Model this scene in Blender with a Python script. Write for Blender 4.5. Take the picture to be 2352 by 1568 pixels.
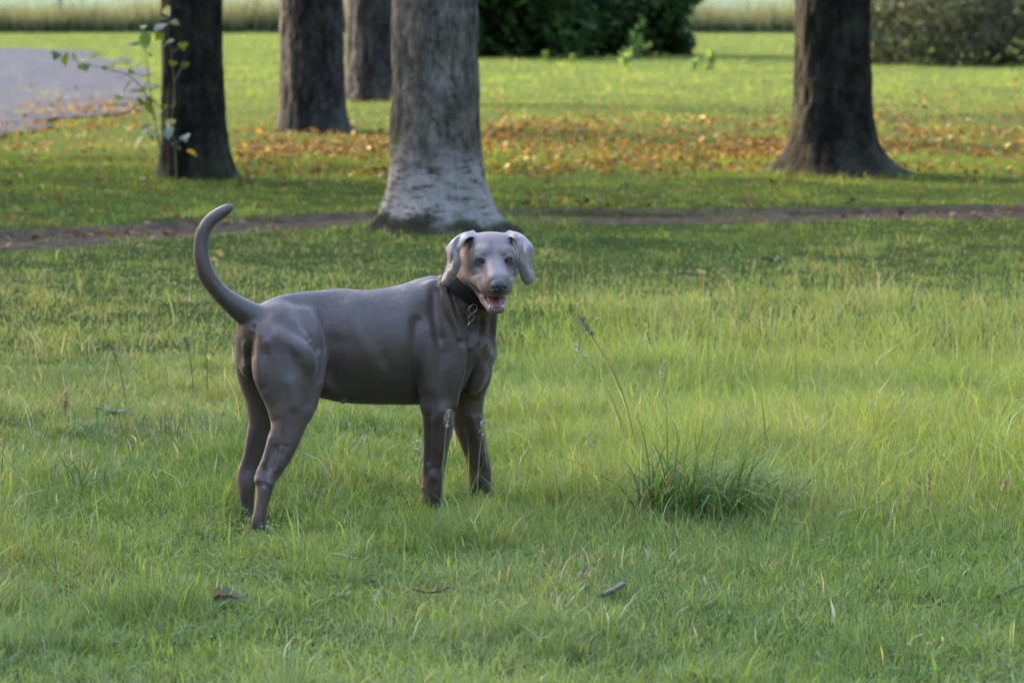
import bpy, math, random
import numpy as np
from mathutils import Vector, Matrix

for o in list(bpy.data.objects):
    bpy.data.objects.remove(o, do_unlink=True)
scene = bpy.context.scene
COL = scene.collection

# ------------------------------------------------------------------ camera
CAM_H = 1.61
FPX = 7840.0                      # focal length in units of a 2352 px wide frame
PITCH = math.atan(884.0 / FPX)
cam_data = bpy.data.cameras.new("camera")
cam_data.sensor_width = 36.0
cam_data.lens = 36.0 * FPX / 2352.0
cam_data.clip_start = 0.1
cam_data.clip_end = 5000.0
cam_data.dof.use_dof = True
cam_data.dof.focus_distance = 9.80
cam_data.dof.aperture_fstop = 6.0
cam = bpy.data.objects.new("camera", cam_data)
cam.location = (0, 0, CAM_H)
cam.rotation_euler = (math.radians(90) - PITCH, 0, 0)
COL.objects.link(cam)
scene.camera = cam

# ------------------------------------------------------------------ sky and sun
SUN_EL = math.radians(24)
SUN_AZ = math.atan2(-0.86, 0.50)          # clockwise from +Y: left of and a little behind the dog
world = bpy.data.worlds.new("World")
scene.world = world
world.use_nodes = True
wn = world.node_tree
wn.nodes.clear()
w_out = wn.nodes.new("ShaderNodeOutputWorld")
w_bg = wn.nodes.new("ShaderNodeBackground")
w_sky = wn.nodes.new("ShaderNodeTexSky")
w_sky.sky_type = 'NISHITA'
w_sky.sun_disc = False
w_sky.sun_elevation = SUN_EL
w_sky.sun_rotation = SUN_AZ
w_sky.air_density = 0.9
w_sky.dust_density = 2.5
w_sky.ozone_density = 1.0
w_bg.inputs["Strength"].default_value = 0.15
wn.links.new(w_sky.outputs[0], w_bg.inputs[0])
wn.links.new(w_bg.outputs[0], w_out.inputs[0])

sun_data = bpy.data.lights.new("sun", 'SUN')
sun_data.energy = 1.0
sun_data.angle = math.radians(1.5)
sun_data.color = (1.0, 0.83, 0.62)
sun = bpy.data.objects.new("sun", sun_data)
sun_dir = Vector((math.sin(SUN_AZ) * math.cos(SUN_EL), math.cos(SUN_AZ) * math.cos(SUN_EL), math.sin(SUN_EL)))
sun.rotation_euler = sun_dir.to_track_quat('Z', 'Y').to_euler()
sun.location = (-6, 4, 12)
COL.objects.link(sun)

scene.view_settings.view_transform = 'Standard'
scene.view_settings.look = 'None'
scene.view_settings.exposure = 3.75
scene.view_settings.gamma = 1.0
scene.view_settings.use_curve_mapping = False
scene.render.engine = 'CYCLES'
scene.cycles.use_denoising = True
scene.cycles.max_bounces = 4
scene.cycles.diffuse_bounces = 3
scene.cycles.glossy_bounces = 2
scene.cycles.transmission_bounces = 3
scene.cycles.caustics_reflective = False
scene.cycles.caustics_refractive = False
scene.cycles.transparent_max_bounces = 8

# ------------------------------------------------------------------ helpers
RNG = np.random.default_rng(7)
_cp, _sp = math.cos(PITCH), math.sin(PITCH)

def ray(px, py):
    """direction (x right, y forward, z up) seen at a photo position, y component 1"""
    a, b = (px - 1176.0) / FPX, -(py - 784.0) / FPX
    y = _cp + b * _sp
    z = -_sp + b * _cp
    return a / y, z / y

def W(px, py, Y):
    a, c = ray(px, py)
    return np.array([a * Y, Y, CAM_H + c * Y])

def G(px, py):
    """the point of the level ground seen at a photo position"""
    a, c = ray(px, py)
    Y = -CAM_H / c
    return np.array([a * Y, Y, 0.0])

def vnoise(x, y, s, seed=0):
    """smooth value noise 0..1, feature size s metres"""
    x = np.asarray(x, float) / s + 137.3 * (seed + 1)
    y = np.asarray(y, float) / s + 71.7 * (seed + 1)
    xi, yi = np.floor(x), np.floor(y)
    fx, fy = x - xi, y - yi
    fx, fy = fx * fx * (3 - 2 * fx), fy * fy * (3 - 2 * fy)
    def h(i, j):
        v = np.sin(i * 127.1 + j * 311.7 + seed * 17.17) * 43758.5453
        return v - np.floor(v)
    return (h(xi, yi) * (1 - fx) + h(xi + 1, yi) * fx) * (1 - fy) + (h(xi, yi + 1) * (1 - fx) + h(xi + 1, yi + 1) * fx) * fy

def fbm(x, y, s, seed=0):
    return 0.55 * vnoise(x, y, s, seed) + 0.3 * vnoise(x, y, s * 0.47, seed + 3) + 0.15 * vnoise(x, y, s * 0.21, seed + 5)

def sstep(a, b, x):
    t = np.clip((np.asarray(x, float) - a) / (b - a), 0, 1)
    return t * t * (3 - 2 * t)

def mesh_np(name, verts, tris=None, quads=None, smooth=True):
    me = bpy.data.meshes.new(name)
    verts = np.ascontiguousarray(verts, dtype=np.float32)
    me.vertices.add(len(verts))
    me.vertices.foreach_set("co", verts.ravel())
    loops, starts = [], []
    n = 0
    if quads is not None and len(quads):
        q = np.asarray(quads, np.int32)
        loops.append(q.ravel()); starts.append(np.arange(len(q), dtype=np.int32) * 4); n = q.size
    if tris is not None and len(tris):
        t = np.asarray(tris, np.int32)
        loops.append(t.ravel()); starts.append(n + np.arange(len(t), dtype=np.int32) * 3); n += t.size
    lp = np.concatenate(loops); st = np.concatenate(starts)
    me.loops.add(len(lp)); me.loops.foreach_set("vertex_index", lp)
    me.polygons.add(len(st)); me.polygons.foreach_set("loop_start", st)
    if smooth:
        me.polygons.foreach_set("use_smooth", np.ones(len(st), dtype=bool))
    me.update(calc_edges=True)
    return me

def set_color(me, rgb, name="tint"):
    at = me.attributes.new(name, 'FLOAT_COLOR', 'POINT')
    c = np.ones((len(rgb), 4), np.float32); c[:, :3] = rgb
    at.data.foreach_set("color", c.ravel())

def obj(name, me, mat=None, parent=None, loc=None):
    o = bpy.data.objects.new(name, me)
    COL.objects.link(o)
    if mat is not None and me is not None and not me.materials:
        me.materials.append(mat)
    if parent is not None:
        o.parent = parent
    if loc is not None:
        o.location = loc
    return o

def tag(o, label, cat, group=None, kind=None):
    o["label"] = label
    o["category"] = cat
    if group: o["group"] = group
    if kind: o["kind"] = kind
    return o

def empty(name, loc=(0, 0, 0), rz=0.0):
    o = bpy.data.objects.new(name, None)
    o.empty_display_size = 0.1
    o.location = loc; o.rotation_euler = (0, 0, rz)
    COL.objects.link(o)
    return o

class NT:
    """small node-material builder"""
    def __init__(s, name):
        s.m = bpy.data.materials.new(name); s.m.use_nodes = True
        s.t = s.m.node_tree; s.t.nodes.clear()
        s.out = s.n("ShaderNodeOutputMaterial")
    def n(s, typ, **kw):
        nd = s.t.nodes.new(typ)
        for k, v in kw.items(): setattr(nd, k, v)
        return nd
    def l(s, a, b): s.t.links.new(a, b)
    def noise(s, scale, detail=3, rough=0.55, vec=None, dist=0.0):
        nd = s.n("ShaderNodeTexNoise")
        nd.inputs["Scale"].default_value = scale; nd.inputs["Detail"].default_value = detail
        nd.inputs["Roughness"].default_value = rough; nd.inputs["Distortion"].default_value = dist
        if vec is not None: s.l(vec, nd.inputs["Vector"])
        return nd.outputs["Fac"]
    def ramp(s, fac, stops):
        nd = s.n("ShaderNodeValToRGB")
        el = nd.color_ramp.elements
        while len(el) > 1: el.remove(el[-1])
        for i, (p, c) in enumerate(stops):
            e = el[0] if i == 0 else el.new(p)
            e.position = p
            e.color = (c, c, c, 1) if isinstance(c, (int, float)) else (*c, 1)
        s.l(fac, nd.inputs[0])
        return nd.outputs[0]
    def mix(s, fac, a, b, mode='MIX'):
        nd = s.n("ShaderNodeMixRGB", blend_type=mode)
        for i, v in ((0, fac), (1, a), (2, b)):
            if isinstance(v, (int, float)): nd.inputs[i].default_value = v if i == 0 else (v, v, v, 1)
            elif isinstance(v, tuple): nd.inputs[i].default_value = (*v, 1)
            else: s.l(v, nd.inputs[i])
        return nd.outputs[0]
    def math(s, op, a, b=0.0):
        nd = s.n("ShaderNodeMath", operation=op)
        for i, v in ((0, a), (1, b)):
            if isinstance(v, (int, float)): nd.inputs[i].default_value = v
            else: s.l(v, nd.inputs[i])
        return nd.outputs[0]
    def mapping(s, vec, scale=(1, 1, 1), rot=(0, 0, 0)):
        nd = s.n("ShaderNodeMapping")
        nd.inputs["Scale"].default_value = scale; nd.inputs["Rotation"].default_value = rot
        s.l(vec, nd.inputs["Vector"])
        return nd.outputs[0]
    def coord(s, kind="Object"): return s.n("ShaderNodeTexCoord").outputs[kind]
    def attr(s, name="tint"):
        nd = s.n("ShaderNodeAttribute"); nd.attribute_name = name
        return nd.outputs["Color"]
    def bump(s, h, strength=0.5, dist=0.01, normal=None):
        nd = s.n("ShaderNodeBump")
        nd.inputs["Strength"].default_value = strength; nd.inputs["Distance"].default_value = dist
        s.l(h, nd.inputs["Height"])
        if normal is not None: s.l(normal, nd.inputs["Normal"])
        return nd.outputs[0]
    def pbr(s, color, rough=0.8, normal=None, spec=0.3, sheen=0.0, sheen_rough=0.4, sheen_tint=None, metal=0.0, spec_tint=None):
        p = s.n("ShaderNodeBsdfPrincipled")
        for nm, v in (("Base Color", color), ("Roughness", rough)):
            if isinstance(v, (int, float)): p.inputs[nm].default_value = v
            elif isinstance(v, tuple): p.inputs[nm].default_value = (*v, 1)
            else: s.l(v, p.inputs[nm])
        p.inputs["Specular IOR Level"].default_value = spec
        p.inputs["Metallic"].default_value = metal
        if spec_tint: p.inputs["Specular Tint"].default_value = (*spec_tint, 1)
        if sheen:
            p.inputs["Sheen Weight"].default_value = sheen
            p.inputs["Sheen Roughness"].default_value = sheen_rough
            if sheen_tint: p.inputs["Sheen Tint"].default_value = (*sheen_tint, 1)
        if normal is not None: s.l(normal, p.inputs["Normal"])
        return p.outputs[0]
    def done(s, shader):
        s.l(shader, s.out.inputs["Surface"])
        return s.m

def leaf_material(name, color=None, trans=0.35, rough=0.55, spec=0.25):
    """thin leaf: reflecting and letting light through; colour from the tint attribute unless given"""
    m = NT(name)
    c = m.attr() if color is None else None
    if color is not None:
        nz = m.noise(35, 2, vec=m.coord())
        c = m.mix(nz, tuple(v * 0.7 for v in color), tuple(min(1, v * 1.3) for v in color))
    p = m.pbr(c, rough, spec=spec)
    tr = m.n("ShaderNodeBsdfTranslucent")
    tc = m.mix(1.0, c, (1.25, 1.2, 0.6), 'MULTIPLY')
    m.l(tc, tr.inputs[0])
    mx = m.n("ShaderNodeMixShader"); mx.inputs[0].default_value = trans
    m.l(p, mx.inputs[1]); m.l(tr.outputs[0], mx.inputs[2])
    return m.done(mx.outputs[0])

def tube_np(pts, rad, n=8, cap=True):
    """verts, quads, tris of a tube through pts (k,3) with radii"""
    pts = np.asarray(pts, float); rad = np.asarray(rad, float)
    k = len(pts)
    tan = np.gradient(pts, axis=0); tan /= np.linalg.norm(tan, axis=1)[:, None] + 1e-9
    up = np.array([0.0, 0, 1.0]) if abs(tan[0][2]) < 0.9 else np.array([1.0, 0, 0])
    vs = []
    a = np.cross(tan[0], up); a /= np.linalg.norm(a)
    ang = np.linspace(0, 2 * np.pi, n, endpoint=False)
    for i in range(k):
        a = a - tan[i] * a.dot(tan[i]); a /= np.linalg.norm(a)
        b = np.cross(tan[i], a)
        vs.append(pts[i] + rad[i] * (np.cos(ang)[:, None] * a + np.sin(ang)[:, None] * b))
    v = np.concatenate(vs)
    i, j = np.meshgrid(np.arange(k - 1), np.arange(n), indexing='ij')
    j2 = (j + 1) % n
    q = np.stack([i * n + j, i * n + j2, (i + 1) * n + j2, (i + 1) * n + j], -1).reshape(-1, 4)
    t = []
    if cap:
        v = np.vstack([v, pts[0], pts[-1]])
        for jj in range(n):
            t.append((len(v) - 2, (jj + 1) % n, jj))
            t.append((len(v) - 1, (k - 1) * n + jj, (k - 1) * n + (jj + 1) % n))
    return v, q, np.array(t, int).reshape(-1, 3)

def catmull(p, sub=4):
    p = np.asarray(p, float)
    q = np.vstack([2 * p[0] - p[1], p, 2 * p[-1] - p[-2]])
    out = []
    for i in range(len(p) - 1):
        a, b, c, d = q[i:i + 4]
        for t in np.linspace(0, 1, sub, endpoint=False):
            out.append(0.5 * ((2 * b) + (c - a) * t + (2 * a - 5 * b + 4 * c - d) * t * t + (3 * b - a - 3 * c + d) * t ** 3))
    out.append(p[-1])
    return np.array(out)
# ================================================================== ground, path, drive
def poly_np(pts, n=60):
    return np.asarray(pts, float)

# centre line of the trodden path: ground points and half width
PATH_PX = [(-420, 580), (0, 561), (300, 548), (500, 534), (700, 520), (900, 510), (1180, 506), (1500, 506), (1900, 502), (2352, 494), (2800, 486)]
PATH = np.array([G(*p)[:2] for p in PATH_PX])
PATH = catmull(PATH, 8)
PATH_HW = np.interp(PATH[:, 0], [-4.5, -2.5, -1.2, 0.0, 1.0, 4.0], [0.42, 0.36, 0.24, 0.18, 0.18, 0.24])
def path_off(x, y):
    """signed distance across the path in half widths (positive beyond it)"""
    yc = np.interp(x, PATH[:, 0], PATH[:, 1]); hw = np.interp(x, PATH[:, 0], PATH_HW)
    return (y - yc) / hw, (y - yc), hw

DRIVE_PX = [(-700, 104), (-300, 109), (0, 114), (150, 119), (250, 140), (325, 178), (350, 205), (300, 242), (240, 268), (110, 312), (0, 350), (-350, 440), (-700, 520)]
DRIVE = np.array([G(*p)[:2] for p in DRIVE_PX])
DRIVE = catmull(DRIVE, 16)
DRIVE = DRIVE + np.stack([0.9 * (vnoise(DRIVE[:, 0], DRIVE[:, 1], 1.1, 5) - 0.5), 1.6 * (vnoise(DRIVE[:, 0], DRIVE[:, 1], 1.3, 6) - 0.5)], 1)
def in_drive(x, y):
    x = np.asarray(x, float); y = np.asarray(y, float)
    r = np.zeros(x.shape, bool)
    for i in range(len(DRIVE)):
        x0, y0 = DRIVE[i]; x1, y1 = DRIVE[(i + 1) % len(DRIVE)]
        c = ((y0 > y) != (y1 > y)) & (x < (x1 - x0) * (y - y0) / (y1 - y0 + 1e-12) + x0)
        r ^= c
    return r
def hgt(x, y):
    x = np.asarray(x, float); y = np.asarray(y, float)
    _, off, hw = path_off(x, y)
    bank = 0.045 * sstep(0.6, 1.15, off / hw) * sstep(60, 30, y)
    und = (vnoise(x, y, 2.3, 11) - 0.5) * 0.05 + (vnoise(x, y, 0.7, 12) - 0.5) * 0.022
    calm = sstep(0.7, 2.0, np.hypot(x + 0.45, y - 9.8))
    onpath = 1 - 0.8 * sstep(1.5, 1.0, np.abs(off) / hw)
    flat = np.where(y > 70, 0, 1)
    return bank + und * calm * onpath * flat * sstep(70, 50, y)

def soil_mat(name, dark, light, sc=30, green=None):
    m = NT(name); tc = m.coord()
    n1 = m.noise(sc, 6, 0.7, tc); n2 = m.noise(1.3, 4, 0.6, tc)
    c = m.ramp(n1, [(0.3, dark), (0.7, light)])
    if green is not None:
        c = m.mix(m.ramp(n2, [(0.35, 0.0), (0.65, 1.0)]), c, green)
    h = m.noise(sc * 2.2, 5, 0.7, tc)
    return m.done(m.pbr(c, 0.95, m.bump(h, 0.8, 0.02), 0.0))

gm = NT("meadow_soil"); tc = gm.coord()
g1 = gm.noise(9, 6, 0.7, tc); g2 = gm.noise(0.8, 4, 0.6, tc); g3 = gm.noise(45, 4, 0.7, tc)
gc = gm.ramp(g1, [(0.28, (0.026, 0.036, 0.012)), (0.5, (0.050, 0.066, 0.020)), (0.72, (0.085, 0.086, 0.038))])
gc = gm.mix(gm.ramp(g2, [(0.35, 0.0), (0.7, 0.55)]), gc, (0.045, 0.060, 0.018))
gc = gm.mix(1.0, gc, gm.ramp(g3, [(0.25, 0.6), (0.75, 1.35)]), 'MULTIPLY')
M_GROUND = gm.done(gm.pbr(gc, 0.95, gm.bump(g3, 0.9, 0.03), 0.0))

xs = np.unique(np.round(np.concatenate([-np.geomspace(9, 1500, 26), np.arange(-9, 9.01, 0.15), np.geomspace(9, 1500, 26)]), 4))
ys = np.unique(np.round(np.concatenate([np.array([-300, -60, -15, -4, 0, 3]), np.arange(4, 30, 0.15), np.arange(30, 62, 0.5), np.geomspace(62, 3000, 40)]), 4))
gx, gy = np.meshgrid(xs, ys, indexing='ij')
gz = hgt(gx, gy)
nx, ny = len(xs), len(ys)
i, j = np.meshgrid(np.arange(nx - 1), np.arange(ny - 1), indexing='ij')
gq = np.stack([i * ny + j, (i + 1) * ny + j, (i + 1) * ny + j + 1, i * ny + j + 1], -1).reshape(-1, 4)
me = mesh_np("ground", np.stack([gx, gy, gz], -1).reshape(-1, 3), quads=gq)
ground = obj("ground", me, M_GROUND); ground["kind"] = "structure"

# path ribbon
k = 13
off = np.linspace(-1, 1, k)
edge = np.stack([PATH[:, 0][:, None] + 0 * off[None], PATH[:, 1][:, None] + off[None] * PATH_HW[:, None] * 1.25], -1)
edge[:, 0, 1] -= 0.12 * vnoise(edge[:, 0, 0], edge[:, 0, 1], 0.35, 3); edge[:, -1, 1] += 0.10 * vnoise(edge[:, -1, 0], edge[:, -1, 1], 0.35, 4)
pz = hgt(edge[..., 0], edge[..., 1]) + 0.012 - 0.02 * (np.abs(off) > 0.9)[None]
pv = np.concatenate([edge, pz[..., None]], -1).reshape(-1, 3)
i, j = np.meshgrid(np.arange(len(PATH) - 1), np.arange(k - 1), indexing='ij')
pq = np.stack([i * k + j, (i + 1) * k + j, (i + 1) * k + j + 1, i * k + j + 1], -1).reshape(-1, 4)
path = obj("path", mesh_np("path", pv, quads=pq), soil_mat("trodden_earth", (0.038, 0.026, 0.018), (0.118, 0.090, 0.066), 11)); path["kind"] = "structure"

# gravel drive: filled outline
from mathutils.geometry import delaunay_2d_cdt
gxx, gyy = np.meshgrid(np.arange(DRIVE[:, 0].min(), DRIVE[:, 0].max(), 0.8), np.arange(DRIVE[:, 1].min(), DRIVE[:, 1].max(), 0.8))
ok = in_drive(gxx, gyy)
P2 = [Vector(p) for p in DRIVE] + [Vector((a, b)) for a, b in zip(gxx[ok], gyy[ok])]
r = delaunay_2d_cdt(P2, [(q, (q + 1) % len(DRIVE)) for q in range(len(DRIVE))], [], 1, 1e-4)
dv = np.array([(p.x, p.y) for p in r[0]])
dz = hgt(dv[:, 0], dv[:, 1]) + 0.02
dm_ = soil_mat("pale_gravel", (0.026, 0.026, 0.029), (0.072, 0.071, 0.078), 4)
drive = obj("gravel_drive", mesh_np("gravel_drive", np.c_[dv, dz], tris=np.array([list(f) for f in r[2]])), dm_); drive["kind"] = "structure"

# pale meadow beyond the fence line, distant haze mixed into its colour
fm = NT("far_meadow"); tc = fm.coord()
fcol = fm.ramp(fm.noise(0.25, 5, 0.6, tc), [(0.3, (0.060, 0.092, 0.062)), (0.7, (0.090, 0.118, 0.082))])
M_FAR = fm.done(fm.pbr(fcol, 0.95, fm.bump(fm.noise(3, 4, 0.7, tc), 1.0, 0.2), 0.0))
fx = np.array([-900, -200, -60, -20, -8, 0, 8, 20, 60, 200, 900.0]); fy = np.array([92, 110, 160, 300, 800, 2500.0])
X, Y = np.meshgrid(fx, fy, indexing='ij')
i, j = np.meshgrid(np.arange(len(fx) - 1), np.arange(len(fy) - 1), indexing='ij')
n = len(fy)
fq = np.stack([i * n + j, (i + 1) * n + j, (i + 1) * n + j + 1, i * n + j + 1], -1).reshape(-1, 4)
far = obj("field", mesh_np("field", np.stack([X, Y, 0 * X + 0.02], -1).reshape(-1, 3), quads=fq), M_FAR); far["kind"] = "structure"
# ================================================================== trees
def bark_mat(name, base, light, moss=0.25, pale=None):
    m = NT(name); tc = m.coord()
    sep = m.n("ShaderNodeSeparateXYZ"); m.l(tc, sep.inputs[0])
    z = sep.outputs[2]
    v1 = m.mapping(tc, (7, 7, 2.0)); n1 = m.noise(1.0, 6, 0.7, v1)
    n2 = m.noise(26, 5, 0.7, m.mapping(tc, (1, 1, 0.55))); n3 = m.noise(3.2, 4, 0.6, tc)
    c = m.ramp(n1, [(0.34, base), (0.62, light)])
    n4 = m.noise(1.6, 5, 0.7, m.mapping(tc, (3.0, 3.0, 2.0)))
    c = m.mix(1.0, c, m.ramp(n4, [(0.32, 0.55), (0.68, 1.5)]), 'MULTIPLY')
    c = m.mix(1.0, c, m.ramp(n2, [(0.32, 0.45), (0.68, 1.6)]), 'MULTIPLY')
    n5 = m.noise(7.5, 5, 0.75, tc)
    c = m.mix(m.ramp(n5, [(0.56, 0.0), (0.64, 0.5)]), c, tuple(q * 1.7 for q in light))
    c = m.mix(m.ramp(n3, [(0.50, 0.0), (0.70, moss)]), c, (0.085, 0.090, 0.035))
    if pale is not None:
        z0, z1, pc = pale
        zz = m.math('ADD', z, m.math('MULTIPLY', m.math('SUBTRACT', m.noise(4.5, 4, 0.65, tc), 0.5), 0.34))
        lo = m.ramp(zz, [(max(0, z0 - 0.03), 0.0), (z0 + 0.03, 1.0)]); hi = m.ramp(zz, [(z1 - 0.10, 1.0), (z1 + 0.10, 0.0)])
        crack = m.ramp(m.noise(1.0, 5, 0.7, m.mapping(tc, (9, 9, 34))), [(0.40, 0.0), (0.50, 1.0)])
        f = m.math('MULTIPLY', m.math('MULTIPLY', lo, hi), crack)
        c = m.mix(m.ramp(zz, [(0.06, 0.85), (0.16, 0.0)]), c, (0.022, 0.024, 0.013))
        c = m.mix(f, c, m.ramp(n2, [(0.3, tuple(q * 0.75 for q in pc)), (0.7, pc)]))
    h = m.math('ADD', m.math('MULTIPLY', n2, 0.6), n1)
    return m.done(m.pbr(c, 0.9, m.bump(h, 1.0, 0.05), 0.05))

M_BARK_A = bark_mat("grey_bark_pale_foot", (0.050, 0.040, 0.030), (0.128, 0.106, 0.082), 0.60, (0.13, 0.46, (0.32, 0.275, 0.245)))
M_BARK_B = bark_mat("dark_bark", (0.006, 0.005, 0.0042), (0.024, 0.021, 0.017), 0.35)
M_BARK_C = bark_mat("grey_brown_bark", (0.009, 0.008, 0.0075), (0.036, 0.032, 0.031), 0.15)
M_LEAF = leaf_material("tree_leaf", spec=0.08)

def leaf_cloud(P, size, rng, up=0.35, shape=0.55):
    """kite shaped leaves with a fold: P centres (n,3) -> verts, tris"""
    n = len(P)
    d = rng.normal(size=(n, 3)); d[:, 2] *= 0.6; d /= np.linalg.norm(d, axis=1)[:, None]
    u = rng.normal(size=(n, 3)); u[:, 2] += up * 4
    s = np.cross(d, u); s /= np.linalg.norm(s, axis=1)[:, None] + 1e-9
    nn = np.cross(s, d)
    L = size * rng.uniform(0.6, 1.25, n)[:, None]
    a = P - d * L * 0.5; b = P + d * L * 0.5 - nn * L * 0.12
    m = P - d * L * 0.05
    l = m + s * L * shape * 0.5 + nn * L * 0.10; r = m - s * L * shape * 0.5 + nn * L * 0.10
    V = np.stack([a, l, b, r, m], 1).reshape(-1, 3)
    k = np.arange(n)[:, None] * 5
    T = np.concatenate([k + np.array([[0, 4, 1]]), k + np.array([[1, 4, 2]]), k + np.array([[2, 4, 3]]), k + np.array([[3, 4, 0]])])
    return V, T

def leaf_tint(n, rng, c0, c1, k=5, extra=None):
    t = rng.random(n)[:, None]
    c = np.array(c0) * (1 - t) + np.array(c1) * t
    c *= rng.uniform(0.75, 1.25, n)[:, None]
    if extra is not None:
        m = rng.random(n) < extra[0]
        c[m] = np.array(extra[1]) * rng.uniform(0.7, 1.2, m.sum())[:, None]
    return np.repeat(c, k, 0)

def make_tree(px, py, r_top, r_mid, flare, mat, label, seed, lean=0.0, lobes=None, crown=(4.6, 2.6), nleaf=5200, squash=None):
    rng = np.random.default_rng(seed)
    b = G(px, py); b[2] = hgt(b[0], b[1]) - 0.02
    t = empty("tree", b)
    tag(t, label, "tree", "park trees on the lawn")
    H_ = 8.5
    zs = np.concatenate([np.linspace(-0.15, 0.6, 36), np.linspace(0.62, 2.0, 60), np.linspace(2.5, H_, 16)])
    na = 110
    th = np.linspace(0, 2 * np.pi, na, endpoint=False)
    ph = rng.uniform(0, 6.28, 6)
    V = []
    for z in zs:
        zc = max(z, 0)
        r = r_top * (1 - 0.035 * max(0, z - 1.3)) + (r_mid - r_top) * math.exp(-zc / 0.55)
        lob = 1 + 0.35 * np.cos(3 * th + ph[0]) * 0.5 + 0.3 * np.cos(5 * th + ph[1]) * 0.5
        if lobes is not None:
            for (a, w, s) in lobes: lob = lob + s * np.exp(-((np.angle(np.exp(1j * (th - a)))) / w) ** 2)
        f = flare * math.exp(-zc / 0.11) * lob + flare * 0.25 * math.exp(-zc / 0.28) * (1 + 0.3 * np.cos(4 * th + ph[2]))
        rr = r * (1 + 0.018 * np.cos(2 * th + ph[3]) + 0.012 * np.cos(7 * th + ph[4] + z * 0.8)) + f
        u_ = np.cos(th) * r_top * 2.2 + seed; w_ = np.sin(th) * r_top * 2.2
        rr = rr + 0.020 * (vnoise(u_ + 3.1 * w_, z + 0 * th, 0.20, seed) - 0.5) + 0.014 * (fbm(u_ * 1.0 + 2.3 * w_, 0.6 * z + 0 * th, 0.06, seed + 1) - 0.5) - 0.012 * sstep(0.62, 0.75, vnoise(u_ - 2.7 * w_, z * 1.0 + 0 * th, 0.11, seed + 2))
        x = rr * np.cos(th) + lean * z; y = rr * np.sin(th)
        V.append(np.stack([x, y, np.full(na, z)], 1))
    V = np.concatenate(V); nz_ = len(zs)
    i, j = np.meshgrid(np.arange(nz_ - 1), np.arange(na), indexing='ij')
    q = np.stack([i * na + j, i * na + (j + 1) % na, (i + 1) * na + (j + 1) % na, (i + 1) * na + j], -1).reshape(-1, 4)
    obj("trunk", mesh_np("trunk", V, quads=q), mat, t)
    # limbs and crown, above the frame
    CL = []
    for w in range(9):
        a = w * 2.4 + rng.uniform(-.4, .4); z0 = rng.uniform(3.0, 6.8); L = rng.uniform(1.6, 2.9)
        p0 = np.array([lean * z0, 0, z0])
        p1 = p0 + np.array([math.cos(a) * L * .5, math.sin(a) * L * .5, L * .45]); p2 = p0 + np.array([math.cos(a) * L, math.sin(a) * L, L * .75])
        pts = catmull([p0, p1, p2], 5)
        v, qq, tt = tube_np(pts, np.linspace(0.085, 0.02, len(pts)), 8)
        obj("limb", mesh_np("limb", v, tt, qq), mat, t)
        CL += [p1, p2, p2 + rng.normal(size=3) * .6]
    CL += [np.array([lean * H_, 0, H_]), np.array([0.3, 0.2, H_ + 0.9])]
    CL = np.array(CL)
    c = CL[rng.integers(0, len(CL), nleaf)]
    P = c + rng.normal(size=(nleaf, 3)) * np.array([0.62, 0.62, 0.45])
    v, tr = leaf_cloud(P, 0.17, rng)
    me = mesh_np("crown", v, tris=tr)
    set_color(me, leaf_tint(nleaf, rng, (0.045, 0.075, 0.018), (0.10, 0.12, 0.03), 5, (0.12, (0.30, 0.17, 0.03))))
    obj("crown", me, M_LEAF, t)
    return t

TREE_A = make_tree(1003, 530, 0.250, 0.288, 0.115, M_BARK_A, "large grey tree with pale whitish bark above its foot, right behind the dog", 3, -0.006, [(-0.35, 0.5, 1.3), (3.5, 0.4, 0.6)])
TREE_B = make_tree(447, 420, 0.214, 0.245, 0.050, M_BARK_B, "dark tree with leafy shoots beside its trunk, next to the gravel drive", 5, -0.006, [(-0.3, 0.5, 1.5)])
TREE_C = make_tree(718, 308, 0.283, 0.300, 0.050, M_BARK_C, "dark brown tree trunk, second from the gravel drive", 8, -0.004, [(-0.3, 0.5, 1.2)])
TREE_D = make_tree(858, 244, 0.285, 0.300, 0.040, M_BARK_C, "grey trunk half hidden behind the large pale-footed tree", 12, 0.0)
TREE_E = make_tree(1914, 418, 0.256, 0.292, 0.190, M_BARK_B, "dark tree with widely flared foot standing alone beyond the path, by the grey-green shrub", 21, -0.012, [(-0.15, 0.45, 1.0), (3.2, 0.5, 0.5)])

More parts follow.
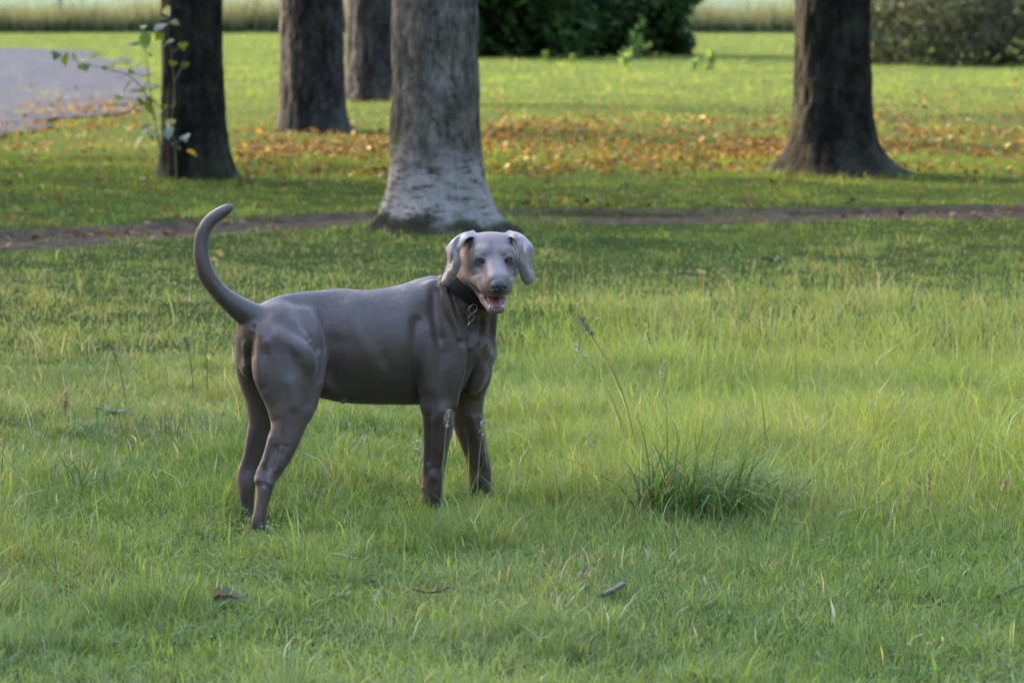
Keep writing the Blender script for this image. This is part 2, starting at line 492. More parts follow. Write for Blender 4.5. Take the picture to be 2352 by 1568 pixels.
# ================================================================== bushes at the back
def make_bush(name, label, cat, px, py, W_, D_, H_, n, leaf, c0, c1, seed, mat=None, holes=0.0, extra=None, lift=0.0, blobs=26, spray=()):
    rng = np.random.default_rng(seed)
    b = G(px, py); b[2] = 0.0
    t = empty(name, b)
    tag(t, label, cat)
    B = []
    for q in range(blobs):
        a = rng.uniform(0, 6.28); r = math.sqrt(rng.random())
        B.append((math.cos(a) * r * W_ * .5, math.sin(a) * r * D_ * .5, lift + (H_ - lift) * rng.random() ** 0.8 * (1 - 0.55 * r * r)))
    B = np.array(B + [q[:3] for q in spray])
    rad = np.r_[rng.uniform(0.45, 0.85, blobs) * min(W_, D_, H_) * 0.36, [q[3] * 1.6 for q in spray]]
    blobs = len(B)
    k = rng.integers(0, blobs, n)
    d = rng.normal(size=(n, 3)); d /= np.linalg.norm(d, axis=1)[:, None]
    P = B[k] + d * (rad[k] * rng.random(n) ** 0.33)[:, None]
    P[:, 2] = np.where(P[:, 2] < 0.03, np.abs(P[:, 2]) * 0.6 + 0.03, P[:, 2])
    v, tr = leaf_cloud(P, leaf, rng, 0.5)
    me = mesh_np("foliage", v, tris=tr)
    set_color(me, leaf_tint(n, rng, c0, c1, 5, extra))
    obj("foliage", me, mat or M_LEAF, t)
    for q in range(4):
        pts = catmull([np.array([rng.uniform(-.15, .15) * W_, rng.uniform(-.15, .15) * D_, -0.05]), B[q] * np.array([.6, .6, .5]), B[q]], 4)
        vv, qq, tt = tube_np(pts, np.linspace(0.045, 0.012, len(pts)), 6)
        obj("branch", mesh_np("branch", vv, tt, qq), M_BARK_B, t)
    return t
make_bush("bush", "big dark green leafy bush behind the pale-footed tree", "bush", 1140, 126, 3.7, 3.0, 3.2, 32000, 0.20, (0.010, 0.022, 0.007), (0.030, 0.055, 0.014), 31, extra=(0.06, (0.08, 0.13, 0.02)), blobs=84, spray=[(2.2, -0.2, 0.5, .42), (2.5, 0, 0.95, .34), (2.9, -0.2, 0.72, .22), (2.75, 0.1, 0.35, .22), (3.15, 0, 1.0, .14), (2.55, 0.2, 1.5, .4), (3.3, 0.1, 1.42, .18), (2.05, -0.5, 0.22, .22), (1.2, -1.4, 0.4, .3), (-0.6, -1.5, 0.35, .28), (3.0, 0.0, 0.2, .16)])
make_bush("shrub", "grey-green twiggy shrub behind the lone tree with the flared foot", "shrub", 2330, 150, 5.6, 2.6, 2.2, 30000, 0.095, (0.022, 0.027, 0.015), (0.070, 0.072, 0.045), 33, extra=(0.10, (0.09, 0.12, 0.05)), blobs=110)

# ================================================================== unseen wood added behind the camera and at both sides for its shade
rng = np.random.default_rng(90)
WP = []
for k in range(20): WP.append((-11.2 + rng.uniform(-1.4, 1.0), -9 + k * 2.0 + rng.uniform(-.5, .5)))
for k in range(11): WP.append((-10 + k * 2.1, -10.5 + rng.uniform(-1.5, 1.5)))
for k in range(15): WP.append((12.5 + rng.uniform(-1, 1.5), -8 + k * 2.7))
LV, LT, LC = [], [], []
base = 0
for wi, (cx_, cy_) in enumerate(WP):
    left = wi < 20
    n = 760 if left else 850
    hh = 1.0
    d = rng.normal(size=(n, 3)); d /= np.linalg.norm(d, axis=1)[:, None]
    P = np.array([cx_, cy_, 5.2 * hh]) + d * rng.uniform(0.6, 1.0, n)[:, None] * np.array([2.3, 2.3, 5.4 * hh])
    P = P[P[:, 2] > 0.1]
    v, tr = leaf_cloud(P, 0.62, rng, 0.4, 0.75)
    LV.append(v); LT.append(tr + base); base += len(v)
    LC.append(leaf_tint(len(P), rng, (0.025, 0.045, 0.012), (0.055, 0.075, 0.02)))
    v, q, tr = tube_np([(cx_, cy_, -0.2), (cx_, cy_, 2.5 * hh), (cx_, cy_, 6 * hh)], [0.3, 0.24, 0.14], 10)
    tr = np.concatenate([tr, q[:, [0, 1, 2]], q[:, [0, 2, 3]]])
    LV.append(v); LT.append(tr + base); base += len(v); LC.append(np.tile([0.05, 0.045, 0.04], (len(v), 1)))
me = mesh_np("shade_woodland", np.concatenate(LV), tris=np.concatenate(LT)); set_color(me, np.concatenate(LC))
tag(obj("shade_woodland", me, M_LEAF), "dense green wood added out of view around the lawn to shade it", "shade_woodland", kind="stuff")
# ================================================================== grass
def blades(x, y, z, L, w, az, bend, segs, face=None, droop=0.30):
    """curved tapering strips; returns verts (n*k,3), tris, verts per blade"""
    n = len(x)
    ts = {1: [0, 1.0], 2: [0, 0.55, 1.0], 3: [0, 0.38, 0.74, 1.0], 5: [0, 0.22, 0.44, 0.64, 0.83, 1.0]}[segs]
    if face is None: face = az + np.pi / 2 + RNG.normal(0, 0.7, n)
    cx, cy = np.cos(az), np.sin(az); wx, wy = np.cos(face), np.sin(face)
    up = np.sqrt(np.maximum(0.05, 1 - np.minimum(bend, 0.95) ** 2 * 0.55))
    V = []
    for t in ts:
        h = L * bend * (0.25 * t + 0.75 * t ** 2.1); v = L * up * (t - droop * bend * t ** 3)
        ww = w * 0.5 * (1 - t ** 1.7) * (0.75 + 0.5 * min(t * 3, 1)) if t < 1 else 0
        px_, py_, pz_ = x + cx * h, y + cy * h, z + v
        if t < 1:
            V.append(np.stack([px_ - wx * ww, py_ - wy * ww, pz_], 1)); V.append(np.stack([px_ + wx * ww, py_ + wy * ww, pz_], 1))
        else:
            V.append(np.stack([px_, py_, pz_], 1))
    k = len(V)
    V = np.stack(V, 1).reshape(-1, 3)
    base = []
    for s in range(segs - 1):
        a = 2 * s
        base += [(a, a + 1, a + 3), (a, a + 3, a + 2)]
    a = 2 * (segs - 1)
    base.append((a, a + 1, a + 2))
    T = (np.arange(n)[:, None, None] * k + np.array(base)[None]).reshape(-1, 3)
    return V, T, k

def scatter(n, y0, y1, margin=1.35, power=0.0):
    """points in the wedge of ground seen from near the camera (with a wide margin), even per square metre unless power"""
    out = []
    tot = 0
    half = 0.153 * margin
    while tot < n:
        u = RNG.random(n * 2)
        if power == 0:
            y = np.sqrt(y0 * y0 + u * (y1 * y1 - y0 * y0))          # wedge area grows with distance
        else:
            e = 2 - power
            y = (y0 ** e + u * (y1 ** e - y0 ** e)) ** (1 / e)
        x = RNG.uniform(-1, 1, len(y)) * (half * y + 0.25)
        out.append(np.stack([x, y], 1)); tot += len(y)
    return np.concatenate(out)[:n]

TREES_XY = [(t.location.x, t.location.y, r) for t, r in ((TREE_A, .42), (TREE_B, .30), (TREE_C, .36), (TREE_D, .33), (TREE_E, .45))]

def grass_fields(x, y):
    """height factor, colour parameters per place"""
    big = fbm(x, y, 1.6, 21); mid = fbm(x, y, 0.55, 22); sm = fbm(x, y, 0.22, 23)
    long_ = sstep(-0.35, 0.5, x) * sstep(8.9, 10.2, y) * sstep(17.5, 13.5, y)        # ungrazed patch to the right of the dog
    H_ = 0.022 + 0.030 * mid + 0.024 * sm
    H_ = H_ * (0.72 + 0.95 * sstep(0.52, 0.72, fbm(x, y, 0.34, 27)))
    H_ = H_ + 0.062 * long_ * (0.45 + 0.9 * big)
    H_ = H_ + 0.030 * sstep(-1.4, -0.9, x) * sstep(-0.2, -0.6, x) * sstep(9.6, 10.0, y) * sstep(12, 10.6, y)
    H_ = H_ * (1 - 0.35 * sstep(14.5, 17.0, y) * sstep(27, 24, y))
    feet = 0
    for fx, fy in ((-0.71, 9.50), (-0.74, 9.75), (-0.21, 9.90), (-0.06, 10.10)):
        feet = feet + np.exp(-((x - fx) / 0.11) ** 2 - ((y - fy + 0.16) / 0.24) ** 2)
    H_ = H_ * (1 - 0.68 * np.clip(feet, 0, 1))
    yel = 0.38 + 0.45 * long_ + 1.1 * (big - 0.5) + 0.9 * (mid - 0.5)
    yel = yel + 0.45 * sstep(27, 34, y)
    dry = 0.08 + 0.45 * sstep(-0.5, -1.2, x) * sstep(9.8, 11.5, y) * sstep(19, 16, y) + 0.45 * sstep(13.0, 15.5, y) * sstep(21, 18, y) + 0.9 * (mid - 0.50) + 0.5 * (sm - 0.5)
    litter = sstep(25.5, 28, y) * sstep(42, 36, y)
    dry = dry + 0.25 * litter * fbm(x, y, 1.2, 30)
    blue = sstep(9.6, 8.4, y) * 0.35 + 1.3 * (fbm(x, y, 0.8, 26) - 0.45)
    return H_, np.clip(yel, 0, 1), np.clip(dry, 0, 0.85), np.clip(blue, 0, 1)

C_GREEN = np.array([0.098, 0.155, 0.036]); C_YEL = np.array([0.195, 0.230, 0.048]); C_BLUE = np.array([0.120, 0.165, 0.090]); C_DRY = np.array([0.270, 0.225, 0.110])
def grass_colour(x, y, yel, dry, blue):
    n = len(x)
    t = np.clip(yel + RNG.normal(0, 0.22, n), 0, 1)[:, None]
    b = np.clip(blue + RNG.normal(0, 0.22, n), 0, 1)[:, None]
    c = C_GREEN * (1 - t) + C_YEL * t
    c = c * (1 - 0.6 * b) + C_BLUE * 0.6 * b
    d = (RNG.random(n) < dry * 0.45)[:, None]
    c = np.where(d, C_DRY * RNG.uniform(0.6, 1.3, n)[:, None], c)
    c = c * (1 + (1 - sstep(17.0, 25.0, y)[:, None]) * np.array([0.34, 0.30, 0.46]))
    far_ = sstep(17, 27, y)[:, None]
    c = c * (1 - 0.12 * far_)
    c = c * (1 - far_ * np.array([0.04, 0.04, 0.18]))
    p = (RNG.random(n)[:, None] < 0.03 * (1 - far_))
    c = np.where(p, np.array([0.33, 0.33, 0.23]), c)
    return c * RNG.uniform(0.68, 1.32, n)[:, None]

def keep_mask(x, y):
    r, _, _ = path_off(x, y)
    edge = 0.8 * (fbm(x, y, 0.45, 40) - 0.5) * 2
    p_path = sstep(0.62, 1.05, np.abs(r) + edge)
    # the path is overgrown beside the big tree
    over = sstep(-1.5, -0.9, x) * sstep(0.45, 0.05, x)
    p_path = np.maximum(p_path, 0.75 * over)
    p_path = np.maximum(p_path, 0.6 * sstep(0.48, 0.62, fbm(x * 0.6, y, 0.5, 48)))
    p = p_path
    dr = in_drive(x, y)
    strip = 0.75 * sstep(0.50, 0.60, fbm(x * 0.30, y * 0.8, 1.6, 44)) * sstep(-9.5, -6.5, x)
    p = np.where(dr, strip, p)
    for (tx, ty, tr) in TREES_XY:
        p = np.where(np.hypot(x - tx, y - ty) < tr * 0.8, 0, p)
    # thin, trodden patches
    bare = sstep(0.66, 0.80, fbm(x, y, 0.8, 41)) * 0.6
    bare = np.maximum(bare, 0.75 * sstep(25.5, 27.5, y) * sstep(40, 34, y) * sstep(0.38, 0.58, fbm(x, y, 1.4, 47)))
    return RNG.random(len(x)) < p * (1 - bare)

def grass_layer(n_tufts, per, y0, y1, segs, wmul, hmul, power, name, spread):
    c = scatter(n_tufts, y0, y1, power=power)
    cnt = RNG.poisson(per, n_tufts) + 1
    cx = np.repeat(c[:, 0], cnt); cy = np.repeat(c[:, 1], cnt)
    taz = np.repeat(RNG.uniform(0, 6.28, n_tufts), cnt); th = np.repeat(RNG.uniform(0.75, 1.3, n_tufts), cnt)
    n = len(cx)
    sp = spread * np.sqrt(cy / 10.0)
    x = cx + RNG.normal(0, 1, n) * sp; y = cy + RNG.normal(0, 1, n) * sp
    m = keep_mask(x, y)
    x, y, taz, th = x[m], y[m], taz[m], th[m]; n = len(x)
    H_, yel, dry, blue = grass_fields(x, y)
    tree_boost = np.zeros(n)
    for (tx, ty, tr) in TREES_XY:
        d = np.hypot(x - tx, y - ty)
        tree_boost = np.maximum(tree_boost, sstep(tr + 0.45, tr + 0.05, d))
    L = H_ * th * RNG.gamma(9, 1 / 9, n) * hmul * (1 + 0.5 * tree_boost)
    wind = 0.35
    az = np.where(RNG.random(n) < 0.55, taz + RNG.normal(0, 0.6, n), RNG.uniform(0, 6.28, n))
    bend = np.clip(RNG.beta(2.6, 1.6, n) * 1.1, 0.05, 1.05)
    w = RNG.gamma(2.6, 0.00062, n) * wmul + 0.0007
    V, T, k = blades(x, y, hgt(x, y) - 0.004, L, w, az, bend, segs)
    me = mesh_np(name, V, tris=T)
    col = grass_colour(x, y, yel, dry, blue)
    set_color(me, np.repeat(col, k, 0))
    return me

M_GRASS = leaf_material("grass_blade", trans=0.42, rough=0.6, spec=0.10)
M_GRASS_FAR = leaf_material("far_grass_blade", trans=0.42, rough=0.9, spec=0.0)
near = obj("grass", grass_layer(36000, 7.5, 6.6, 13.2, 2, 1.75, 1.15, 0.0, "grass", 0.022), M_GRASS)
tag(near, "short green lawn grass around the dog", "grass", kind="stuff")
under = obj("grass", grass_layer(56000, 7.5, 6.6, 13.6, 1, 1.5, 0.85, 0.0, "grass", 0.024), M_GRASS)
tag(under, "fine low growth between the longer blades of the lawn", "grass", kind="stuff")
# taller single blades in the ungrazed patch on the right and here and there
n = 5200
c = scatter(n * 3, 8.6, 17.0)
f = sstep(-0.5, 0.5, c[:, 0]) * sstep(8.9, 10.0, c[:, 1]) * sstep(17, 14, c[:, 1]) * sstep(0.35, 0.6, fbm(c[:, 0], c[:, 1], 0.9, 61)) + 0.10
c = c[RNG.random(len(c)) < f][:n]
x, y = c[:, 0], c[:, 1]; n = len(x)
L = RNG.uniform(0.10, 0.24, n)
V, T, k = blades(x, y, hgt(x, y), L, RNG.uniform(0.0022, 0.0050, n), RNG.uniform(0, 6.28, n), np.clip(RNG.beta(2, 2.2, n), .05, .97), 5, droop=0.5)
me = mesh_np("long_grass", V, tris=T)
_, yel, dry, blue = grass_fields(x, y)
set_color(me, np.repeat(grass_colour(x, y, yel * 0.8, dry * 0.7, blue), k, 0))
tag(obj("long_grass", me, M_GRASS), "long wispy grass blades to the right of the dog", "long grass", kind="stuff")
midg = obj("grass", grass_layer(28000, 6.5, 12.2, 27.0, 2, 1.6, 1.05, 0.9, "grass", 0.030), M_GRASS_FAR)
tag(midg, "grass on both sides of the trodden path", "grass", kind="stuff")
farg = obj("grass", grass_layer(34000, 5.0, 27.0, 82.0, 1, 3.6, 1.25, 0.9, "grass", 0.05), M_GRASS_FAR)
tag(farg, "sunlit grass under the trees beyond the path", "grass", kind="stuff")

# ---- clover and straw in the short turf
n = 5200
c = scatter(n * 3, 6.8, 12.5)
c = c[RNG.random(len(c)) < sstep(0.50, 0.66, fbm(c[:, 0], c[:, 1], 0.6, 66))][:n]
x, y = c[:, 0], c[:, 1]; n = len(x)
P = np.stack([x, y, hgt(x, y) + RNG.uniform(0.012, 0.045, n)], 1)
P = np.repeat(P, 3, 0); a3 = np.tile(np.array([0, 2.09, 4.19]), n) + np.repeat(RNG.uniform(0, 6.28, n), 3)
d = np.stack([np.cos(a3), np.sin(a3), 0.25 + 0 * a3], 1); sd = np.stack([-np.sin(a3), np.cos(a3), 0 * a3], 1)
L = np.repeat(RNG.uniform(0.007, 0.015, n), 3)[:, None]
V = np.stack([P, P + d * L * 0.6 + sd * L * 0.45, P + d * L, P + d * L * 0.6 - sd * L * 0.45], 1).reshape(-1, 3)
k4 = np.arange(len(P))[:, None] * 4
me = mesh_np("clover", V, quads=k4 + np.array([[0, 1, 2, 3]]))
set_color(me, np.repeat(np.array([0.075, 0.135, 0.050]) * np.repeat(RNG.uniform(0.7, 1.5, n), 3)[:, None], 4, 0))
tag(obj("clover", me, M_GRASS), "small clover leaves scattered through the near lawn", "clover", kind="stuff")
n = 2600
c = scatter(n, 6.8, 14.0); x, y = c[:, 0], c[:, 1]
V, T, k = blades(x, y, hgt(x, y) + RNG.uniform(0.01, 0.05, n), RNG.uniform(0.04, 0.12, n), RNG.uniform(0.001, 0.0026, n), RNG.uniform(0, 6.28, n), RNG.uniform(0.9, 1.1, n), 2, droop=0.85)
me = mesh_np("straw_litter", V, tris=T)
set_color(me, np.repeat(np.array([0.26, 0.22, 0.13]) * RNG.uniform(0.5, 1.4, n)[:, None], k, 0))
tag(obj("straw_litter", me, M_GRASS), "dry straw and thatch lying in the lawn", "thatch", kind="stuff")

# ---- rough margin by the far fence: dark weeds and tall dry stems
n = 40000
x = RNG.uniform(-17, 17, n); y = 72.5 + np.abs(RNG.normal(0, 1.6, n))
d = RNG.random(n)
tall = d < 0.5
L = np.where(tall, RNG.uniform(0.45, 0.95, n), RNG.uniform(0.15, 0.42, n)) * (0.5 + 0.9 * fbm(x, y, 1.3, 50))
V, T, k = blades(x, y, 0 * x, L, np.where(tall, 0.022, 0.045), RNG.uniform(0, 6.28, n), RNG.uniform(0.1, 0.6, n), 2)
me = mesh_np("tall_grass", V, tris=T)
c = np.where(tall[:, None], np.array([0.085, 0.086, 0.052]), np.array([0.030, 0.045, 0.022])) * RNG.uniform(0.6, 1.3, n)[:, None]
set_color(me, np.repeat(c, k, 0))
tag(obj("tall_grass", me, M_GRASS_FAR), "rough weeds and tall dry grass along the far fence line", "tall grass", kind="stuff")
# ================================================================== plants that stand out
pm = NT("weathered_post"); pc_ = pm.ramp(pm.noise(1.0, 4, 0.6, pm.mapping(pm.coord(), (20, 20, 3))), [(0.3, (0.05, 0.048, 0.05)), (0.7, (0.13, 0.12, 0.12))])
M_POST = pm.done(pm.pbr(pc_, 0.9, spec=0.2))
def fence_post(px, py, r, h, label):
    b = G(px, py)
    t = empty("fence_post", b)
    tag(t, label, "fence post", "posts of the far fence")
    v, q, tr = tube_np([(0, 0, -0.3), (0, 0, 0.5), (0.01, 0, h)], [r, r * 0.97, r * 0.93], 12)
    obj("post", mesh_np("post", v, tr, q), M_POST, t)
    v, q, tr = tube_np([(0.01, 0, h), (0.01, 0, h + 0.05), (0.01, 0, h + 0.075)], [r * 0.93, r * 0.8, r * 0.3], 12)
    obj("cap", mesh_np("cap", v, tr, q), M_POST, t)
fence_post(136, 55, 0.075, 1.25, "grey wooden fence post behind the rough grass, above the gravel drive")
fence_post(588, 55, 0.075, 1.25, "grey wooden fence post behind the rough grass, between the two dark trunks")
fence_post(1502, 55, 0.070, 1.25, "grey wooden fence post beside the edge of the big dark bush")

LEAF_MATS = {k: leaf_material("shoot_leaf_" + k, c, 0.3, 0.5, 0.15) for k, c in dict(green=(0.09, 0.15, 0.02), dark=(0.045, 0.085, 0.028), blue=(0.11, 0.15, 0.13), pale=(0.24, 0.25, 0.17), yellow=(0.38, 0.26, 0.03)).items()}  # the blue leaves carry sky reflection in their colour
def leaf_mesh(name, L, Wd, fold=0.15, curl=0.15, rnd=None, n=7):
    rnd = rnd or random.Random(1)
    V, F = [], []
    for i in range(n):
        t = i / (n - 1)
        w = Wd * 0.5 * (math.sin(math.pi * min(1, t * 1.02 + 0.02)) ** 0.75) * (1.15 - 0.45 * t)
        w *= 1 + rnd.uniform(-0.08, 0.08)
        z = -curl * L * (t - 0.3) ** 2 + rnd.uniform(-1, 1) * 0.01 * L
        V += [(-w, t * L, z + fold * w), (0, t * L, z), (w, t * L, z + fold * w * (1 + rnd.uniform(-.4, .4)))]
    for i in range(n - 1):
        a = i * 3
        F += [(a, a + 1, a + 4, a + 3), (a + 1, a + 2, a + 5, a + 4)]
    return mesh_np(name, np.array(V), quads=F)

rnd = random.Random(5)
SHOOT_LEAVES = [leaf_mesh("leaf", 0.095, 0.07, 0.25, 0.3, rnd) for _ in range(4)]
def mat_variant(me, mat):
    m = me.copy(); m.materials.clear(); m.materials.append(mat); return m
SL = {(i, k): mat_variant(SHOOT_LEAVES[i], LEAF_MATS[k]) for i in range(4) for k in LEAF_MATS}
sm_ = NT("shoot_stem"); M_STEM = sm_.done(sm_.pbr((0.10, 0.095, 0.05), 0.7))
def shoot(label, base, Yr, stems, leaves):
    b = W(base[0], base[1], Yr); b[2] = hgt(b[0], b[1])
    t = empty("leafy_shoot", b); tag(t, label, "shoot", "shoots at the foot of the dark tree")
    sp = []
    for st_ in stems:
        pts = catmull(np.array([W(x, y, Yr + dy) for x, y, dy in st_]), 6) - b
        v, q, tr = tube_np(pts, np.linspace(0.006, 0.002, len(pts)), 6)
        obj("stem", mesh_np("stem", v, tr, q), M_STEM, t)
        sp.append(pts)
    sp = np.concatenate(sp)
    for (x, y, k, s) in leaves:
        p = W(x, y, Yr + rnd.uniform(-0.12, 0.06)) - b
        near_ = sp[np.argmin(((sp - p) ** 2).sum(1))]
        o = obj("leaf", SL[(rnd.randrange(4), k)], None, t, Vector(p))
        d = Vector(p - near_); 
        if d.length < 0.01: d = Vector((-0.3, -0.2, -0.6))
        d = (d.normalized() + Vector((rnd.uniform(-.4, .4), rnd.uniform(-.6, .2), rnd.uniform(-.7, .1)))).normalized()
        o.rotation_euler = (d.to_track_quat('Y', 'Z').to_matrix() @ Matrix.Rotation(rnd.uniform(-0.9, 0.9), 3, 'Y')).to_euler()
        s *= 1.15
        o.scale = (s, s, s)
        o.location = Vector(p) - d * 0.045 * s
shoot("slender leafy shoot arching out from the dark tree over the gravel drive", (372, 415), 23.95,
      [[(372, 415, 0), (366, 330, 0), (352, 262, 0), (345, 205, -0.02), (338, 150, -0.03), (334, 95, -0.03), (331, 62, -0.03)],
       [(356, 275, 0), (340, 225, -0.05), (300, 176, -0.06), (240, 158, -0.06), (190, 145, -0.06), (150, 130, -0.06), (125, 124, -0.06)],
       [(366, 330, 0), (352, 300, -0.05), (325, 318, -0.08)],
       [(350, 260, 0), (320, 232, -0.03), (276, 224, -0.05)]],
      [(129, 127, 'dark', 1.0), (151, 134, 'green', 1.2), (188, 149, 'green', 1.0), (200, 154, 'dark', .7), (283, 133, 'dark', 1.0), (338, 118, 'blue', 1.35),
       (318, 102, 'green', 1.0), (334, 91, 'green', 1.15), (307, 168, 'green', 1.15), (329, 204, 'blue', 1.2), (293, 198, 'green', 1.1), (275, 223, 'green', .9),
       (322, 232, 'green', 1.0), (350, 232, 'dark', 1.3), (341, 245, 'green', 1.1), (354, 202, 'green', .9), (304, 104, 'pale', .9), (331, 61, 'green', .8),
       (240, 156, 'green', .6), (262, 164, 'dark', .6), (336, 297, 'dark', 1.1), (350, 302, 'pale', 1.2), (318, 325, 'green', 1.1), (345, 312, 'dark', .9), (300, 240, 'yellow', .6), (316, 148, 'pale', .8), (170, 128, 'pale', .7)])
shoot("upright leafy shoot growing in front of the dark tree's trunk", (405, 418), 23.85,
      [[(405, 418, 0), (402, 336, -0.02), (393, 290, -0.03), (400, 220, -0.03), (396, 145, -0.03), (388, 90, -0.02), (384, 25, -0.02), (386, -30, -0.02)],
       [(402, 330, -0.02), (415, 322, -0.05), (426, 314, -0.06)], [(399, 190, -0.03), (412, 165, -0.05), (425, 149, -0.06)], [(394, 120, -0.03), (410, 112, -0.05), (422, 104, -0.06)]],
      [(368, 61, 'blue', 1.2), (366, 84, 'green', .9), (384, 25, 'pale', .9), (400, 52, 'blue', .8), (386, 98, 'pale', .9), (420, 104, 'green', 1.0), (397, 145, 'green', .9),
       (425, 149, 'dark', .8), (391, 282, 'pale', 1.0), (388, 304, 'blue', 1.2), (425, 316, 'blue', 1.0), (404, 336, 'blue', 1.0), (398, 240, 'dark', .9), (441, 351, 'yellow', .8), (378, 42, 'blue', .9), (376, 250, 'green', .9)])

# ---- light green weeds before the bush
def weed(px, py, h, label, seed, tone=(0.09, 0.14, 0.03)):
    rng = np.random.default_rng(seed)
    b = G(px, py); t = empty("weed_plant", b); tag(t, label, "weed", "weeds before the dark bush")
    for s in range(3):
        top = np.array([rng.uniform(-.18, .18) * h, rng.uniform(-.1, .1) * h, h * rng.uniform(.75, 1.0)])
        pts = catmull([np.zeros(3), top * np.array([.3, .3, .5]), top], 4)
        v, q, tr = tube_np(pts, np.linspace(0.008, 0.003, len(pts)), 5)
        obj("stem", mesh_np("stem", v, tr, q), M_STEM, t)
        k = 34
        f = rng.random(k) ** 0.8
        P = top[None] * f[:, None] + rng.normal(size=(k, 3)) * 0.11 * h
        P[:, 2] = np.abs(P[:, 2])
        v, tr = leaf_cloud(P, 0.17 * h + 0.03, rng, 0.5, 0.6)
        me = mesh_np("foliage", v, tris=tr); set_color(me, leaf_tint(k, rng, tone, tuple(1.4 * q for q in tone)))
        obj("foliage", me, M_LEAF, t)
weed(1437, 166, 0.30, "bright yellow-green weed standing alone before the dark bush", 1, (0.12, 0.17, 0.035))
weed(1462, 132, 0.42, "pale green sapling leaning out of the dark bush's edge", 2)
weed(1256, 142, 0.16, "small green weed at the dark bush's foot, nearest the pale-footed tree", 3)
weed(1314, 148, 0.14, "tiny green weed in the grass at the middle of the dark bush's foot", 4)
weed(1626, 166, 0.30, "taller of two pale weeds between the dark bush and the lone tree", 5)
weed(1591, 166, 0.17, "shorter of two pale weeds between the dark bush and the lone tree", 6)

# ---- coarse grass tussocks
def tussock(px, py, n, lo, hi, wid, az0, spread, label, seed, tone=(0.062, 0.115, 0.045), rad=0.05):
    rng = np.random.default_rng(seed)
    b = G(px, py); b[2] = hgt(b[0], b[1])
    a = rng.uniform(0, 6.28, n); r = rad * np.sqrt(rng.random(n))
    az = np.where(rng.random(n) < 0.6, az0 + rng.normal(0, spread, n), rng.uniform(0, 6.28, n))
    L = rng.uniform(lo, hi, n)
    V, T, k = blades(r * np.cos(a) * 1.6, r * np.sin(a), 0 * r - 0.01, L, rng.uniform(0.6, 1.2, n) * wid, az, np.clip(rng.beta(2.6, 1.3, n) * 1.05, .1, 1.02), 5, az + np.pi / 2 + rng.normal(0, 0.35, n), 0.74)
    me = mesh_np("grass_tussock", V, tris=T)
    c = np.array(tone) * rng.uniform(0.6, 1.5, n)[:, None]
    c[rng.random(n) < 0.15] *= np.array([1.9, 1.6, 1.5])
    st = rng.random(n) < 0.10
    c[st] = np.array([0.22, 0.18, 0.09]) * rng.uniform(0.6, 1.3, st.sum())[:, None]
    set_color(me, np.repeat(c, k, 0))
    tag(obj("grass_tussock", me, M_GRASS, loc=b), label, "grass tussock", "coarse tussocks in the lawn")
tussock(1590, 1196, 300, 0.18, 0.46, 0.0066, -0.05, 1.0, "large dark tussock of broad arching blades, to the right of the dog", 61, (0.075, 0.130, 0.036), rad=0.10)
tussock(1690, 1172, 150, 0.14, 0.36, 0.0058, -0.05, 0.6, "flattened edge of the big tussock with blades swept over the grass", 62, (0.110, 0.170, 0.070), rad=0.12)
tussock(380, 1010, 150, 0.10, 0.24, 0.0050, 0.6, 1.2, "dark bluish tussock in the lawn behind the dog's hind legs", 63, (0.070, 0.120, 0.060), 0.20)
tussock(70, 1125, 130, 0.10, 0.26, 0.0050, 0.5, 0.8, "dark green tussock at the left edge of the lawn", 64, (0.075, 0.135, 0.045), 0.16)
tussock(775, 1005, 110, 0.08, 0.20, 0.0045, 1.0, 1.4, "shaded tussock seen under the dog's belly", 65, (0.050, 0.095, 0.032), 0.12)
tussock(1590, 1440, 70, 0.06, 0.13, 0.0045, 2.0, 1.4, "small dark tussock in the short grass near the grey stick", 66, (0.055, 0.115, 0.035), 0.08)
tussock(1035, 528, 260, 0.08, 0.24, 0.0060, 2.0, 1.5, "grass growing against the foot of the pale-footed tree", 67, (0.075, 0.105, 0.040), 0.34)

# ---- flowering stalks
M_HEAD = leaf_material("seed_head", None, 0.25, 0.7, 0.2)
def stalk(base, top, head, label, seed, tone=(0.36, 0.31, 0.21), stemc=None, thick=1.0):
    rng = np.random.default_rng(seed)
    b = G(*base); b[2] = hgt(b[0], b[1])
    Y = b[1]
    tp = W(top[0], top[1], Y + rng.uniform(-.03, .03)) - b
    thick *= 1.35
    t = empty("grass_stalk", b); tag(t, label, "grass stalk", "flowering grass stalks")
    mid = tp * np.array([0.35, 0.35, 0.55])
    pts = catmull([np.zeros(3), mid, tp], 8)
    v, q, tr = tube_np(pts, np.linspace(0.0016, 0.0009, len(pts)) * thick, 5)
    me = mesh_np("stem", v, tr, q); set_color(me, np.tile(np.array(stemc or (0.20, 0.21, 0.10)), (len(v), 1)))
    obj("stem", me, M_HEAD, t)
    n = 46
    f = rng.random(n)
    seg = np.cumsum(np.r_[0, np.linalg.norm(np.diff(pts, axis=0), axis=1)])
    at = seg[-1] - f * head
    P = np.stack([np.interp(at, seg, pts[:, c]) for c in range(3)], 1) + rng.normal(size=(n, 3)) * 0.0030 * thick
    v, tr = leaf_cloud(P, 0.011 * thick, rng, 1.2, 0.42)
    me = mesh_np("seed_head", v, tris=tr); set_color(me, leaf_tint(n, rng, tuple(0.75 * c for c in tone), tuple(1.25 * c for c in tone)))
    obj("seed_head", me, M_HEAD, t)
PALE, TAN, DARK = (0.42, 0.38, 0.30), (0.34, 0.25, 0.15), (0.10, 0.10, 0.07)
stalk((1014, 1192), (1029, 938), 0.055, "pale seed head on a thin stalk before the dog's near foreleg", 1, PALE)
stalk((1094, 1180), (1111, 966), 0.04, "pale seed head before the dog's far foreleg", 2, PALE)
